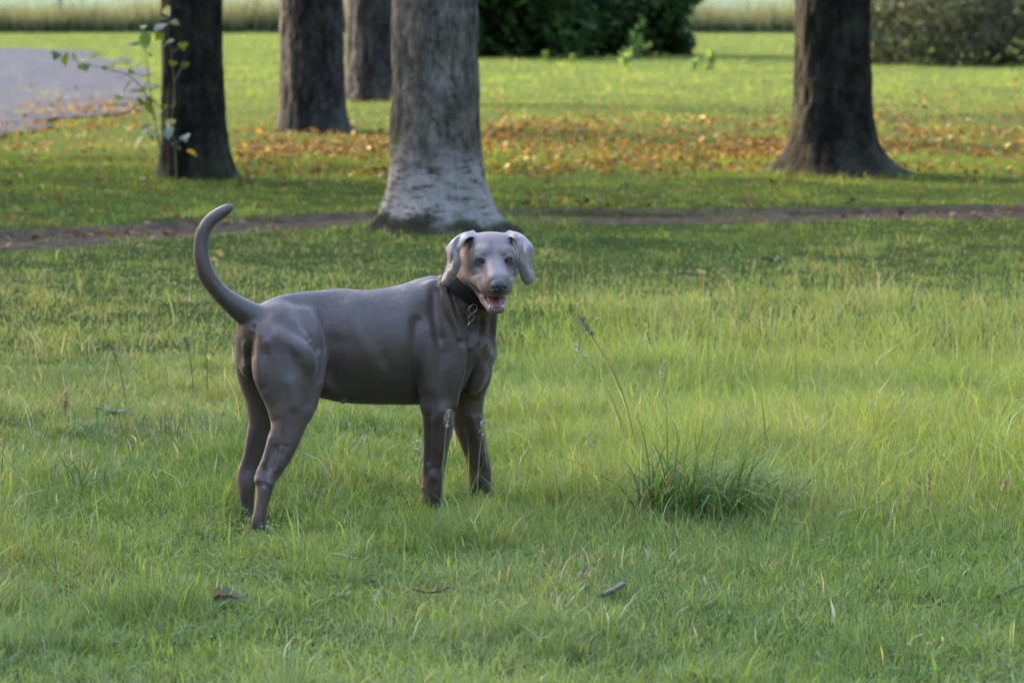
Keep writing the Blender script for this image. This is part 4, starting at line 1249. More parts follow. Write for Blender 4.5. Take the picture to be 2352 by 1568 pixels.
# sculpting strokes on the side we see: (photo points), width px, height mm, farthest distance
STROKES = [
    ([(645, 735), (682, 762), (712, 780), (730, 800)], 13, -8, 9.80), ([(640, 772), (672, 792), (700, 810), (712, 840)], 20, 7, 9.75), ([(612, 786)], 12, 4, 9.70),
    ([(611, 815), (608, 850), (607, 890)], 9, -4, 9.70), ([(707, 850), (706, 925)], 14, -3.5, 9.70), ([(668, 880), (676, 930)], 14, 5, 9.68),
    ([(636, 965), (646, 1000), (640, 1040)], 9, -3, 9.65), ([(622, 1005), (607, 1062)], 5, 4, 9.62), ([(645, 1030), (634, 1080)], 5, 4, 9.62), ([(656, 1025), (638, 1080)], 6, -2.5, 9.62),
    ([(592, 1102)], 9, 5, 9.60), ([(609, 1080), (605, 1112)], 6, -5, 9.60), ([(607, 1122), (598, 1190)], 5, 2.5, 9.60), ([(620, 1110)], 6, 3, 9.6),
    ([(768, 790), (760, 850)], 28, -9, 9.80), ([(742, 880), (775, 905)], 14, 5, 9.80), ([(806, 700), (832, 780), (866, 850)], 20, 4, 9.85), ([(836, 705), (864, 780), (898, 850)], 13, -2.5, 9.85),
    ([(958, 740), (952, 830), (957, 910)], 15, -9, 9.92), ([(990, 760), (985, 830), (992, 890)], 20, 5, 9.90),
    ([(996, 668), (1001, 720), (1008, 775)], 13, -8, 9.95), ([(1019, 650), (1036, 712), (1054, 772)], 9, 6, 9.92), ([(1038, 672), (1058, 740)], 8, -5, 9.92), ([(1062, 705), (1082, 750)], 8, 5, 9.92),
    ([(1066, 800), (1063, 845), (1048, 895), (1042, 930)], 8, 7, 9.92), ([(1080, 810), (1078, 860), (1066, 905)], 10, -9, 9.98), ([(1108, 790), (1120, 812)], 13, 7, 10.0), ([(1096, 815), (1108, 850)], 12, 4, 10.0),
    ([(1012, 945), (1000, 962)], 12, 5, 9.90), ([(986, 955), (984, 1060)], 6, -5, 9.90), ([(1022, 960), (1014, 1040)], 6, 4, 9.90), ([(996, 1094)], 11, 5, 9.92), ([(1000, 1040), (998, 1075)], 6, -3, 9.92),
    ([(1086, 960), (1106, 1060)], 8, 5, 10.12), ([(1072, 975), (1088, 1050)], 6, -4, 10.12), ([(1100, 1098)], 9, 4, 10.12),
    ([(1099, 735), (1095, 785)], 6, 5, 9.98), ([(1114, 735), (1111, 790)], 6, 5, 9.98), ([(1107, 735), (1103, 790)], 5, -5, 9.98), ([(1084, 745), (1080, 790)], 7, -4, 9.95),
    ([(580, 770), (577, 815)], 8, -5, 9.72), ([(563, 790), (566, 840)], 7, 5, 9.80), ([(590, 745), (600, 770)], 7, 4, 9.68), ([(584, 752)], 6, -4, 9.68),
    ([(1104, 613)], 9, -3, 9.80), ([(1166, 611)], 8, -3, 9.80), ([(1131, 556), (1133, 590)], 7, -2, 9.80), ([(1090, 586), (1108, 582)], 6, 3, 9.80), ([(1157, 581), (1173, 586)], 6, 3, 9.80),
    ([(1090, 641), (1104, 635)], 6, 1.6, 9.80), ([(1092, 632), (1106, 626)], 6, -2, 9.80), ([(1172, 630), (1187, 623)], 4.5, 3, 9.80), ([(1172, 637), (1185, 631)], 4, -3, 9.80),
    ([(1064, 546), (1049, 576), (1041, 612), (1036, 640)], 4.5, 3, 9.84), ([(1052, 550), (1040, 585), (1034, 615)], 4.5, -3, 9.84), ([(1036, 560), (1031, 600)], 4, 2.5, 9.84),
    ([(1195, 547), (1206, 580), (1209, 622)], 4.5, 3, 9.86), ([(1208, 553), (1216, 592), (1218, 620)], 5, -3, 9.86), ([(1220, 566), (1222, 600)], 4, 2.5, 9.86)]
def normals(V, Q):
    T = np.cross(V[Q[:, 1]] - V[Q[:, 0]], V[Q[:, 3]] - V[Q[:, 0]])
    N = np.stack([sum(np.bincount(Q[:, i], T[:, c], len(V)) for i in range(4)) for c in range(3)], 1)
    return N / (np.linalg.norm(N, axis=1)[:, None] + 1e-12)
def sculpt(V, Q):
    N = normals(V, Q)
    rel = V - np.array([0, 0, CAM_H])
    zc = rel[:, 1] * _cp - rel[:, 2] * _sp
    px = 1176 + FPX * rel[:, 0] / zc; py = 784 - FPX * (rel[:, 1] * _sp + rel[:, 2] * _cp) / zc
    face = sstep(0.05, 0.35, -(N * rel).sum(1) / np.linalg.norm(rel, axis=1))
    off = np.zeros(len(V))
    P2 = np.stack([px, py], 1)
    for pts, w, amp, ymax in STROKES:
        pts = np.array(pts, float)
        d = np.full(len(V), 1e9)
        near_ = (np.abs(px - pts[:, 0].mean()) < np.ptp(pts[:, 0]) / 2 + 3 * w) & (np.abs(py - pts[:, 1].mean()) < np.ptp(pts[:, 1]) / 2 + 3 * w) & (V[:, 1] < ymax)
        q = P2[near_]
        dd = np.full(len(q), 1e9)
        if len(pts) == 1: dd = np.linalg.norm(q - pts[0], axis=1)
        for a, b in zip(pts[:-1], pts[1:]):
            t = np.clip(((q - a) @ (b - a)) / ((b - a) @ (b - a)), 0, 1)
            dd = np.minimum(dd, np.linalg.norm(q - a - t[:, None] * (b - a), axis=1))
        off[near_] += amp * (0.00128 if pts[:, 1].mean() > 640 else 0.001) * np.exp(-(dd / w) ** 2)
    return V + N * (off * face)[:, None]
V = sculpt(V, Q)
HC = np.stack([(V - HO) @ HR, (V - HO) @ HF, (V - HO) @ HU], 1)     # in head coordinates
DOG0 = np.array([-0.45, 9.80, 0.0])

# coat: silver grey brown, paler on head and ears, pinkish bare lips, dark eyelid rims
coat = np.tile(np.array([0.060, 0.0400, 0.0305]), (len(V), 1))
nz = fbm(V[:, 0] * 1.0 + V[:, 1] * 0.7, V[:, 2] * 1.3, 0.16, 4)
coat *= (0.72 + 0.56 * nz)[:, None]
def blend(w, c):
    global coat
    coat = coat * (1 - w[:, None]) + np.array(c) * w[:, None]
inhead = ((V - CP) @ CN > 0.0) & (V[:, 0] > -0.4)
hw = sstep(-0.03, 0.03, (V - CP) @ CN) * (V[:, 0] > -0.4)
blend(hw * 0.85, (0.145, 0.106, 0.093))
earw = inhead * sstep(0.066, 0.080, np.abs(HC[:, 0])) * sstep(0.085, 0.05, HC[:, 1])
blend(earw * 0.9, (0.270, 0.205, 0.182))
ear_shade = inhead * sstep(0.050, 0.058, np.abs(HC[:, 0])) * sstep(0.082, 0.074, np.abs(HC[:, 0])) * sstep(0.030, 0.010, HC[:, 1]) * sstep(-0.02, 0.0, HC[:, 2]) * sstep(0.060, 0.048, HC[:, 2])
blend(ear_shade * 0.75, (0.050, 0.036, 0.031))  # shade behind the ear flaps, put into the coat colour
for c in EYE:
    d = np.linalg.norm(V - c, axis=1)
    blend(inhead * sstep(0.0185, 0.0130, d) * 0.7, (0.045, 0.034, 0.033))
mx = np.abs(HC[:, 0])
zl = -0.093 - 0.28 * (HC[:, 1] - 0.06)          # mouth line
lipd = np.full(len(V), 1.0)
for sg in (-1, 1):
    for a_, b_ in (((0.060, 0.022, -0.066), (0.051, 0.058, -0.0825)), ((0.051, 0.058, -0.0825), (0.036, 0.096, -0.0945))):
        A, B = np.array([sg * a_[0], a_[1], a_[2]]), np.array([sg * b_[0], b_[1], b_[2]])
        t_ = np.clip(((HC - A) @ (B - A)) / ((B - A) @ (B - A)), 0, 1)
        lipd = np.minimum(lipd, np.linalg.norm(HC - A - t_[:, None] * (B - A), axis=1))
blend(inhead * sstep(0.0095, 0.0065, lipd) * 0.8, (0.030, 0.020, 0.020))
mouth = inhead * sstep(0.045, 0.062, HC[:, 1]) * sstep(0.013, 0.006, np.abs(HC[:, 2] - zl + 0.004)) * (mx < 0.045)
blend(mouth * 0.9, (0.13, 0.05, 0.052))
low = inhead * sstep(0.070, 0.09, HC[:, 1]) * sstep(-0.112, -0.118, HC[:, 2]) * sstep(-0.136, -0.126, HC[:, 2])
blend(low * 0.30, (0.26, 0.115, 0.115))

dm = NT("short_grey_coat")
tc = dm.coord()
base = dm.attr("coat")
fur = dm.noise(1.0, 4, 0.7, dm.mapping(tc, (160, 160, 420), (0, 0.35, 0)))
fur2 = dm.noise(1.0, 3, 0.6, dm.mapping(tc, (60, 60, 150), (0, 0.35, 0)))
fc = dm.mix(1.0, base, dm.ramp(fur, [(0.25, 0.80), (0.75, 1.20)]), 'MULTIPLY')
fc = dm.mix(1.0, fc, dm.ramp(fur2, [(0.25, 0.90), (0.75, 1.10)]), 'MULTIPLY')
nrm = dm.bump(fur2, 0.16, 0.006, dm.bump(fur, 0.35, 0.003))
M_COAT = dm.done(dm.pbr(fc, 0.45, nrm, 0.62, 0.30, 0.35, (0.92, 0.82, 0.85), spec_tint=(1.0, 0.87, 0.82)))

me = mesh_np("dog", V - DOG0, quads=Q)
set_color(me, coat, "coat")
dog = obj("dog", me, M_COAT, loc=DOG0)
tag(dog, "silver-grey short-haired dog with raised tail, looking back over its shoulder in the grass", "dog")
def dpart(name, V, Q=None, T=None, mat=None, parent=None, smooth=True):
    me = mesh_np(name, np.asarray(V) - DOG0, T, Q, smooth)
    return obj(name, me, mat, parent if parent is not None else dog)

# ---- short fur lying along the body
TAILP = np.array([W(*p) for p in [(598, 742, 9.70), (572, 722, 9.68), (540, 700, 9.665), (506, 671, 9.655), (478, 634, 9.65), (464, 598, 9.65), (461, 564, 9.655), (467, 531, 9.66), (485, 504, 9.67), (512, 486, 9.68), (531, 475, 9.685)]])
TAILP = catmull(TAILP, 6); TAILT = np.gradient(TAILP, axis=0); TAILT /= np.linalg.norm(TAILT, axis=1)[:, None]
def fur(n):
    rng = np.random.default_rng(3)
    A, B, C, D_ = (V[Q[:, i]] for i in range(4))
    area = np.linalg.norm(np.cross(C - A, D_ - B), axis=1)
    f = rng.choice(len(Q), n, p=area / area.sum())
    u, w = rng.random(n)[:, None], rng.random(n)[:, None]
    a, b, c, d = A[f], B[f], C[f], D_[f]
    P = (a * (1 - u) + b * u) * (1 - w) + (d * (1 - u) + c * u) * w
    N = np.cross(c - a, d - b); N /= np.linalg.norm(N, axis=1)[:, None] + 1e-12
    col = coat[Q[f, 0]]
    hc_ = np.stack([(P - HO) @ HR, (P - HO) @ HF, (P - HO) @ HU], 1)
    flow = np.tile(np.array([-0.80, -0.40, -0.45]), (n, 1))
    leg = sstep(0.48, 0.36, P[:, 2])[:, None]
    flow = flow * (1 - leg) + np.array([-0.12, 0.0, -1.0]) * leg
    hd = (sstep(-0.02, 0.03, (P - CP) @ CN) * (P[:, 0] > -0.4))[:, None]
    flow = flow * (1 - hd) + (-HF * 1.0 + HU * 0.15 + HR * np.sign(hc_[:, :1]) * 0.35) * hd
    er = (hd[:, 0] * sstep(0.064, 0.076, np.abs(hc_[:, 0])))[:, None]
    flow = flow * (1 - er) + np.array([0.0, -0.1, -1.0]) * er
    tl = P[:, 0] < W(566, 700, 9.67)[0]
    tl &= P[:, 2] > 0.60
    if tl.any():
        k = np.argmin(((P[tl][:, None] - TAILP[None]) ** 2).sum(2), 1)
        flow[tl] = TAILT[k]
    flow = flow - N * (flow * N).sum(1)[:, None]
    flow /= np.linalg.norm(flow, axis=1)[:, None] + 1e-9
    flow = flow + rng.normal(0, 0.16, (n, 3))
    lift = rng.uniform(0.22, 0.50, n)[:, None]
    L = rng.uniform(0.0045, 0.0085, n)[:, None]
    L = L * (1 - 0.45 * hd)
    tailw = tl[:, None]
    L = np.where(tailw, L * 1.25, L)
    ok = np.ones(n, bool)                       # no fur on lips, eyelids, inside the mouth or under the nose
    for e in EYE: ok &= np.linalg.norm(P - e, axis=1) > 0.0165
    ok &= ~((hd[:, 0] > 0.5) & (hc_[:, 1] > 0.03) & (np.abs(hc_[:, 2] - (-0.093 - 0.28 * (hc_[:, 1] - 0.06))) < 0.020) & (np.abs(hc_[:, 0]) < 0.036))
    ok &= np.linalg.norm((hc_ - np.array([0, 0.150, -0.050])) / np.array([1.1, 1, 1]), axis=1) > 0.027
    ok &= np.abs((P - CP) @ CN) > 0.034
    ok |= tl | (P[:, 0] < -0.4)
    P, N, flow, lift, L, col = P[ok], N[ok], flow[ok], lift[ok], L[ok], col[ok]
    n = len(P)
    p1 = P + (flow * 0.55 + N * lift * 0.55) * L
    p2 = P + (flow * 1.05 + N * lift * 0.75) * L
    pts = np.stack([P - N * 0.0006, p1, p2], 1) - DOG0
    hcv = bpy.data.hair_curves.new("fur")
    hcv.add_curves([3] * n)
    hcv.points.foreach_set("position", pts.astype(np.float32).ravel())
    r = np.tile(np.array([0.00009, 0.00008, 0.00003], np.float32), n)
    hcv.points.foreach_set("radius", r)
    at = hcv.attributes.new("coat", 'FLOAT_COLOR', 'CURVE')
    cc = np.ones((n, 4), np.float32); cc[:, :3] = col * rng.uniform(1.1, 1.6, n)[:, None]
    at.data.foreach_set("color", cc.ravel())
    fm_ = NT("fur_strand")
    m = fm_.done(fm_.pbr(fm_.attr("coat"), 0.45, spec=0.45))
    hcv.materials.append(m)
    o = bpy.data.objects.new("fur", hcv); COL.objects.link(o); o.parent = dog
    o["kind"] = "stuff"
    return o
fur(110000)

# ---- nose
def local_field(lo, hi, h, build):
    n = len(PRIMS); build(); mine = PRIMS[n:]; del PRIMS[n:]
    D, ax = field(np.asarray(lo), np.asarray(hi), h, mine)
    V, Q = nets(D, ax)
    return relax(V, Q, 2), Q
def b_nose():
    hell((0, 0.1480, -0.0460), [0.0245, 0.0165, 0.0175], 0.004)
    hell((0, 0.1480, -0.0590), [0.0185, 0.0145, 0.0145], 0.012)
    for s in (-1, 1):
        hell((s * 0.0145, 0.153, -0.0510), [0.0102, 0.0110, 0.0112], 0.006)
    for s in (-1, 1):
        hell((s * 0.0115, 0.1635, -0.0520), [0.0058, 0.009, 0.0042], 0.003, -1, rot=-s * 0.4)
        hell((s * 0.0215, 0.157, -0.0560), [0.006, 0.007, 0.0025], 0.003, -1)
    hell((0, 0.166, -0.0640), [0.0014, 0.008, 0.012], 0.003, -1)
c = H(0, 0.148, -0.045)
nm = NT("nose_leather")
nn = nm.n("ShaderNodeTexVoronoi"); nn.inputs["Scale"].default_value = 700
nm.l(nm.coord(), nn.inputs["Vector"])
M_NOSE = nm.done(nm.pbr((0.052, 0.035, 0.038), 0.34, nm.bump(nn.outputs["Distance"], 0.25, 0.001), 0.5))
NV, NQ = local_field(c - 0.045, c + 0.045, 0.0012, b_nose)
dpart("nose", NV, NQ, mat=M_NOSE)

# ---- tongue and teeth
def b_tongue():
    hcone((0, 0.035, -0.092), (0, 0.085, -0.110), 0.021, 0.021, 0.01, 0.42, HU)
    hcone((0, 0.085, -0.110), (0, 0.110, -0.1185), 0.021, 0.0165, 0.006, 0.42, HU)
    hell((0, 0.085, -0.0985), [0.0022, 0.04, 0.0035], 0.006, -1)
c = H(0, 0.075, -0.105)
tm = NT("tongue")
M_TONGUE = tm.done(tm.pbr((0.27, 0.085, 0.100), 0.42, tm.bump(tm.noise(900, 2, vec=tm.coord()), 0.2, 0.001), 0.5))
TV, TQ = local_field(c - 0.065, c + 0.065, 0.0015, b_tongue)
dpart("tongue", TV, TQ, mat=M_TONGUE)
tt = NT("tooth_enamel")
M_TOOTH = tt.done(tt.pbr((0.78, 0.74, 0.66), 0.3, spec=0.5))
for (x, y, z, L) in ((-0.0190, 0.112, -0.127, 0.0125), (0.0190, 0.112, -0.127, 0.011), (-0.0250, 0.112, -0.078, -0.0175), (0.0240, 0.112, -0.076, -0.013)):
    pts = [H(x, y, z), H(x * 1.02, y + 0.003, z + L * 0.5), H(x * 1.0, y + 0.002, z + L)]
    v, q, t = tube_np(catmull(pts, 4), np.interp(np.linspace(0, 1, 9), [0, 0.5, 1], [0.0036, 0.0028, 0.0006]), 8)
    dpart("tooth", v, q, t, M_TOOTH)
for i, x in enumerate(np.linspace(-0.012, 0.012, 6)):
    pts = [H(x, 0.119, -0.126), H(x, 0.121, -0.1175)]
    v, q, t = tube_np(pts, [0.0019, 0.0013], 6)
    dpart("tooth", v, q, t, M_TOOTH)

# ---- eyes
em = NT("eye")
sx = em.n("ShaderNodeSeparateXYZ"); em.l(em.coord(), sx.inputs[0])
rr = em.math('SQRT', em.math('ADD', em.math('MULTIPLY', sx.outputs[0], sx.outputs[0]), em.math('MULTIPLY', sx.outputs[1], sx.outputs[1])))
col = em.ramp(em.math('MULTIPLY', rr, 80.0), [(0.0, (0.004, 0.004, 0.004)), (0.34, (0.004, 0.004, 0.004)), (0.40, (0.13, 0.095, 0.05)), (0.64, (0.18, 0.14, 0.08)), (0.72, (0.015, 0.012, 0.010)), (0.85, (0.06, 0.04, 0.035))])
M_EYE = em.done(em.pbr(col, 0.06, spec=0.6))
u, v = np.meshgrid(np.linspace(0, 2 * np.pi, 24, endpoint=False), np.linspace(0.02, np.pi - 0.02, 16), indexing='ij')
SPV = np.stack([np.sin(v) * np.cos(u), np.sin(v) * np.sin(u), np.cos(v)], -1).reshape(-1, 3) * 0.0118
i, j = np.meshgrid(np.arange(24), np.arange(15), indexing='ij')
SPQ = np.stack([i * 16 + j, i * 16 + j + 1, ((i + 1) % 24) * 16 + j + 1, ((i + 1) % 24) * 16 + j], -1).reshape(-1, 4)
eye_me = mesh_np("eye", SPV, quads=SPQ)
look = Vector((0.0, -1.0, 0.085)).normalized()
for c in EYE:
    o = obj("eye", eye_me, M_EYE, dog, Vector(c - DOG0 - HF * 0.0005))
    o.rotation_mode = 'QUATERNION'
    o.rotation_quaternion = look.to_track_quat('Z', 'Y')

# ---- collar with ring and tag, fitted to the neck's surface
def sample(D, ax, P):
    h = float(ax[0][1] - ax[0][0])
    f = [(P[:, i] - ax[i][0]) / h for i in range(3)]
    f = [np.clip(f[i], 0, D.shape[i] - 1.001) for i in range(3)]
    b = [q.astype(int) for q in f]; w = [f[i] - b[i] for i in range(3)]
    r = 0
    for i in (0, 1):
        for j in (0, 1):
            for k in (0, 1):
                r = r + D[b[0] + i, b[1] + j, b[2] + k] * (w[0] if i else 1 - w[0]) * (w[1] if j else 1 - w[1]) * (w[2] if k else 1 - w[2])
    return r
ca = np.cross(CN, [0, 0, 1.0]); ca /= np.linalg.norm(ca); cb = np.cross(CN, ca)
NA = 96
ang = np.linspace(0, 2 * np.pi, NA, endpoint=False)
rs = np.linspace(0.02, 0.15, 260)
rings = []
LEV = [-0.025, -0.022, -0.008, 0.008, 0.022, 0.025]
def ring_r(off):
    out = []
    for a in ang:
        d = ca * math.cos(a) + cb * math.sin(a)
        P = (CP + CN * off)[None] + d[None] * rs[:, None]
        s = sample(FD, FAX, P)
        w = np.argmax(s > 0)
        out.append(rs[w] if s[w] > 0 else 0.09)
    r = np.array(out); r = np.minimum(r, np.median(r) * 1.18)
    for it in range(6): r = (np.roll(r, 1) + 2 * r + np.roll(r, -1)) / 4
    return r
base_r = [ring_r(o) for o in (-0.028, 0.0, 0.028)]
prof = []
for o in LEV:
    r = np.array([np.interp(o, (-0.028, 0.0, 0.028), [b[i] for b in base_r]) for i in range(NA)])
    prof.append((o, r + (0.0055 if abs(o) < 0.0225 else 0.0025)))
for o in LEV[::-1]:
    r = np.array([np.interp(o, (-0.028, 0.0, 0.028), [b[i] for b in base_r]) for i in range(NA)])
    prof.append((o * 0.96, r - 0.004))
cv = []
for o, r in prof:
    cv.append(CP + CN * o + r[:, None] * (np.cos(ang)[:, None] * ca + np.sin(ang)[:, None] * cb))
cv = np.concatenate(cv)
npf = len(prof)
i, j = np.meshgrid(np.arange(npf), np.arange(NA), indexing='ij')
cq = np.stack([i * NA + j, i * NA + (j + 1) % NA, ((i + 1) % npf) * NA + (j + 1) % NA, ((i + 1) % npf) * NA + j], -1).reshape(-1, 4)
cm = NT("black_webbing")
wv = cm.noise(1.0, 2, 0.5, cm.mapping(cm.coord(), (900, 900, 900)))
M_COLLAR = cm.done(cm.pbr((0.012, 0.012, 0.015), 0.75, cm.bump(wv, 0.4, 0.001), 0.3))
collar = dpart("collar", cv, cq, mat=M_COLLAR)
def torus(c, a, b, R, r, n=28, m=8, gap=0.0):
    t = np.linspace(gap, 2 * np.pi - gap, n)
    pts = c + R * (np.cos(t)[:, None] * a + np.sin(t)[:, None] * b)
    return tube_np(pts, np.full(n, r), m)
sm = NT("steel")
M_STEEL = sm.done(sm.pbr((0.30, 0.31, 0.33), 0.3, spec=0.5, metal=1.0))
best = np.argmin(((cv[2 * NA:3 * NA] - W(1087, 694, 9.82)) ** 2).sum(1))
c = cv[NA + best]
out = c - CP; out -= CN * out.dot(CN); out /= np.linalg.norm(out)
ex = np.array([0.93, 0.30, 0.20]); ex /= np.linalg.norm(ex); ez = np.array([0.1, 0, 1.0]); ez /= np.linalg.norm(ez)
rc = c + out * 0.004 - ez * 0.006
v, q, t = torus(rc, ex, ez, 0.0125, 0.0013); dpart("ring", v, q, t, M_STEEL, collar)
rc2 = rc - ez * 0.0245 + out * 0.003 - ex * 0.003
v, q, t = torus(rc2, ex, ez, 0.0100, 0.0009); dpart("ring", v, q, t, M_STEEL, collar)
pts = [rc2 - ez * 0.010, rc2 - ez * 0.016 - ex * 0.006, rc2 - ez * 0.024 - ex * 0.012]
v, q, t = tube_np(pts, [0.0012, 0.0020, 0.0010], 8); dpart("clip", v, q, t, M_STEEL, collar)
del BD, FD
# ================================================================== fallen leaves, twigs
FL_COL = dict(orange=(0.25, 0.125, 0.038), yellow=(0.30, 0.21, 0.06), brown=(0.11, 0.058, 0.032), tan=(0.23, 0.17, 0.105), rust=(0.16, 0.070, 0.034))
FL_MAT = {k: leaf_material("fallen_leaf_" + k, c, 0.2, 0.7, 0.08) for k, c in FL_COL.items()}
rnd = random.Random(9)
FL_SHAPE = [leaf_mesh("fallen_leaf", 0.062, 0.050, rnd.uniform(0.1, 0.6), rnd.uniform(-0.5, 0.8), rnd, 6) for _ in range(6)]
FL = {(i, k): mat_variant(FL_SHAPE[i], FL_MAT[k]) for i in range(6) for k in FL_COL}
def drop_leaf(px, py, label, group, k=None, size=1.0, lift=0.03):
    b = G(px, py); z = hgt(b[0], b[1])
    k = k or rnd.choices(list(FL_COL), [5, 4, 3, 3, 3])[0]
    o = obj("fallen_leaf", FL[(rnd.randrange(6), k)], None, None, (b[0], b[1], z + lift + rnd.uniform(-0.01, 0.015)))
    o.rotation_euler = (rnd.gauss(0, 0.45), rnd.gauss(0, 0.45), rnd.uniform(0, 6.28))
    s = size * rnd.uniform(0.6, 1.15); o.scale = (s, s, s)
    if label.startswith("fallen"): label = {"orange": "orange", "yellow": "yellow", "brown": "dark brown", "tan": "pale tan", "rust": "rust-red"}[k] + " " + label
    tag(o, label, "fallen leaf", group)
ZONES = [
    ("fallen leaf in the litter between the pale-footed tree and the lone tree", 112, (1120, 1800), (268, 440), 350, 52),
    ("fallen leaf in the litter between the dark trees and the pale-footed tree", 52, (560, 885), (300, 440), 370, 45),
    ("fallen leaf in the grass right of the lone tree with flared foot", 52, (2010, 2352), (235, 430), 320, 60),
    ("fallen leaf in the grass before the gravel drive", 48, (20, 370), (270, 470), 380, 60),
    ("fallen leaf lying on the trodden path at the left", 20, (0, 420), (520, 580), 545, 16),
    ("fallen leaf lying alone in the lawn on the dog's side of the path", 12, (30, 2300), (590, 700), 620, 40)]
for label, n, (xa, xb), (ya, yb), ym, ys in ZONES:
    c = 0
    while c < n:
        x = rnd.uniform(xa, xb); y = rnd.gauss(ym, ys)
        if not ya <= y <= yb: continue
        if any(math.hypot(G(x, y)[0] - tx, G(x, y)[1] - ty) < tr + 0.1 for tx, ty, tr in TREES_XY): continue
        drop_leaf(x, y, label, "autumn leaves on the ground", lift=0.012 if ym == 545 else 0.035)
        c += 1
drop_leaf(513, 607, "bright yellow fallen leaf in the lawn right of the dog's tail", "single fallen leaves", 'yellow', 1.0, 0.045)
drop_leaf(1565, 507, "orange fallen leaf on the path right of the pale-footed tree", "single fallen leaves", 'orange', 1.3, 0.03)
# the many smaller ones
rng = np.random.default_rng(77)
pts = []
for (xa, xb, ym, ys, n) in ((1110, 1830, 348, 40, 6500), (540, 890, 365, 40, 2000), (1990, 2500, 325, 50, 4200), (-150, 380, 380, 65, 600), (60, 330, 270, 22, 500), (-100, 260, 320, 18, 400), (-100, 760, 545, 22, 160), (1180, 2500, 495, 9, 260), (-200, 2500, 250, 60, 500)):
    for x, y in zip(rng.uniform(xa, xb, n), rng.normal(ym, ys, n)):
        if y > 150: pts.append(G(x, y))
P = np.array(pts)
ok = np.ones(len(P), bool)
for tx, ty, tr in TREES_XY: ok &= np.hypot(P[:, 0] - tx, P[:, 1] - ty) > tr
ok &= rng.random(len(P)) < 0.25 + 0.75 * sstep(0.40, 0.62, fbm(P[:, 0], P[:, 1], 0.9, 71))
P = P[ok]; P[:, 2] = hgt(P[:, 0], P[:, 1]) + np.where(in_drive(P[:, 0], P[:, 1]), 0.03, 0.02) + rng.uniform(0, 0.02, len(P))
v, tr = leaf_cloud(P, 0.052, rng, 3.0, 0.8)
me = mesh_np("leaf_litter", v, tris=tr)
c = np.array(list(FL_COL.values()))[rng.choice(5, len(P), p=[.24, .16, .22, .2, .18])] * rng.uniform(0.4, 0.95, len(P))[:, None]
set_color(me, np.repeat(c, 5, 0))
tag(obj("leaf_litter", me, leaf_material("litter_leaf", None, 0.2, 0.8, 0.0)), "scattered small brown and orange leaf litter under the trees", "leaf litter", kind="stuff")

# ---- sticks and twigs in the near grass
wm = NT("dead_wood"); tc = wm.coord()
wc = wm.ramp(wm.noise(1.0, 4, 0.7, wm.mapping(tc, (60, 60, 300))), [(0.3, (0.060, 0.046, 0.034)), (0.7, (0.17, 0.14, 0.11))])
M_WOOD = wm.done(wm.pbr(wc, 0.85, wm.bump(wm.noise(300, 3, vec=tc), 0.5, 0.002), 0.2))
wm2 = NT("dark_wood"); M_DARKWOOD = wm2.done(wm2.pbr((0.05, 0.035, 0.028), 0.85, spec=0.2))
wm3 = NT("straw"); M_STRAW = wm3.done(wm3.pbr((0.36, 0.28, 0.17), 0.8, spec=0.2))
def stick(name, pxs, r0, r1, label, cat, mat, lift=0.03, rise=None, ends=False):
    pts = []
    for i, (x, y) in enumerate(pxs):
        g = G(x, y); pts.append((g[0], g[1], hgt(g[0], g[1]) + lift + (rise[i] if rise else 0)))
    pts = np.array(pts)
    if lift:      # the photo positions are those of the raised wood: move it back along the line of sight
        pts[:, :2] *= (1 - (pts[:, 2] / CAM_H))[:, None]
    b = pts.mean(0); pts = pts - b
    P = catmull(pts, 6)
    rr = np.linspace(r0, r1, len(P)) * (1 + 0.06 * np.sin(np.arange(len(P)) * 1.7))
    v, q, tr = tube_np(P, rr, 10)
    if ends:
        t = empty(name, b)
        obj("shaft", mesh_np("shaft", v, tr, q), mat, t)
        d = P[-1] - P[-2]; d /= np.linalg.norm(d)
        v, q, tr = tube_np([P[-1] - d * 0.001, P[-1] + d * 0.0025], [r1 * 1.03, r1 * 0.9], 10)
        obj("cut_end", mesh_np("cut_end", v, tr, q), M_DARKWOOD, t)
    else:
        t = obj(name, mesh_np(name, v, tr, q), mat, loc=b)
    tag(t, label, cat, "sticks in the grass")
stick("stick", [(1384, 1366), (1408, 1354), (1431, 1341)], 0.0066, 0.0070, "short thick grey piece of stick with a dark cut end", "stick", M_WOOD, 0.035, ends=True)
stick("twig", [(1346, 1300), (1338, 1318), (1345, 1334), (1352, 1348)], 0.0026, 0.0018, "dark curled twig beside the short grey stick", "twig", M_DARKWOOD, 0.035, (0.02, 0.01, 0, 0))
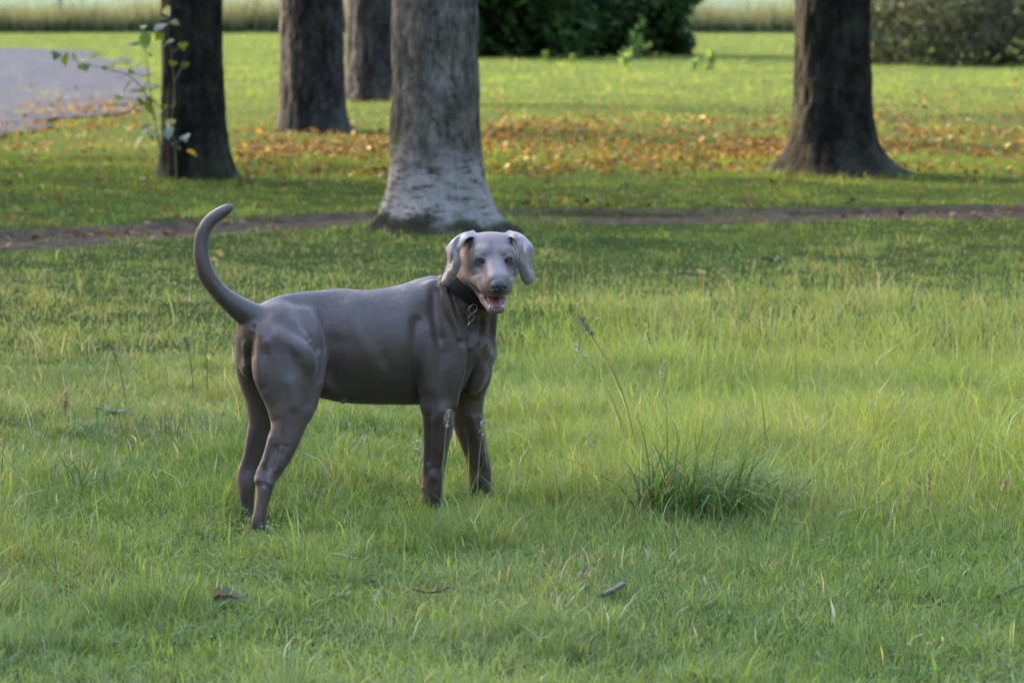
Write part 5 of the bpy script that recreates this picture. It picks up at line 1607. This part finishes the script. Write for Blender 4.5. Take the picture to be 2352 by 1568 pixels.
stick("straw", [(1298, 1392), (1322, 1366), (1346, 1342)], 0.0018, 0.0022, "straight yellow straw leading up to the grey stick", "straw", M_STRAW, 0.03)
stick("twig", [(735, 1268), (772, 1271), (820, 1282)], 0.0030, 0.0020, "pale bare twig lying in the grass right of the dog's hind foot", "twig", M_STRAW, 0.035)
stick("twig", [(950, 1352), (985, 1360), (1012, 1356), (1035, 1346)], 0.0028, 0.0016, "dark thin twig in the short grass below the dog", "twig", M_DARKWOOD, 0.035)
stick("twig", [(1535, 642), (1560, 628), (1610, 632), (1665, 640)], 0.0055, 0.0035, "dark fallen branch arched over the grass right of the dog's head", "twig", M_DARKWOOD, 0.05)
stick("twig", [(2290, 1370), (2330, 1352), (2375, 1335)], 0.0026, 0.0016, "thin dark twig at the right edge of the lawn", "twig", M_DARKWOOD, 0.03)
stick("twig", [(1770, 1195), (1812, 1200), (1858, 1205)], 0.0026, 0.0018, "thin pale twig lying right of the big tussock's foot", "twig", M_WOOD, 0.035)

# crumpled big dead leaf near the camera
b = G(520, 1402); b[2] = hgt(b[0], b[1]) + 0.03
t = empty("dead_leaf", b); tag(t, "crumpled big dead leaf with brown underside, in the near grass left of centre", "dead leaf")
big = leaf_mesh("blade", 0.075, 0.050, 0.5, 1.2, random.Random(3), 9)
big.materials.append(leaf_material("dead_leaf_grey", (0.12, 0.13, 0.08), 0.15, 0.6, 0.3))
o = obj("blade", big, None, t, (-0.035, 0, 0)); o.rotation_euler = (0.5, 0.9, -1.3)
bro = leaf_mesh("blade", 0.070, 0.034, 0.7, 0.9, random.Random(4), 9); bro.materials.append(leaf_material("dead_leaf_brown", (0.18, 0.085, 0.03), 0.15, 0.6, 0.3))
o = obj("blade", bro, None, t, (-0.036, -0.004, 0.012)); o.rotation_euler = (0.2, 0.5, -1.45)
v, q, tr = tube_np([(0.03, 0, 0.01), (0.045, 0.003, 0.012), (0.055, 0.004, 0.022)], [0.0014, 0.0012, 0.001], 6)
obj("leaf_stalk", mesh_np("leaf_stalk", v, tr, q), M_STRAW, t)
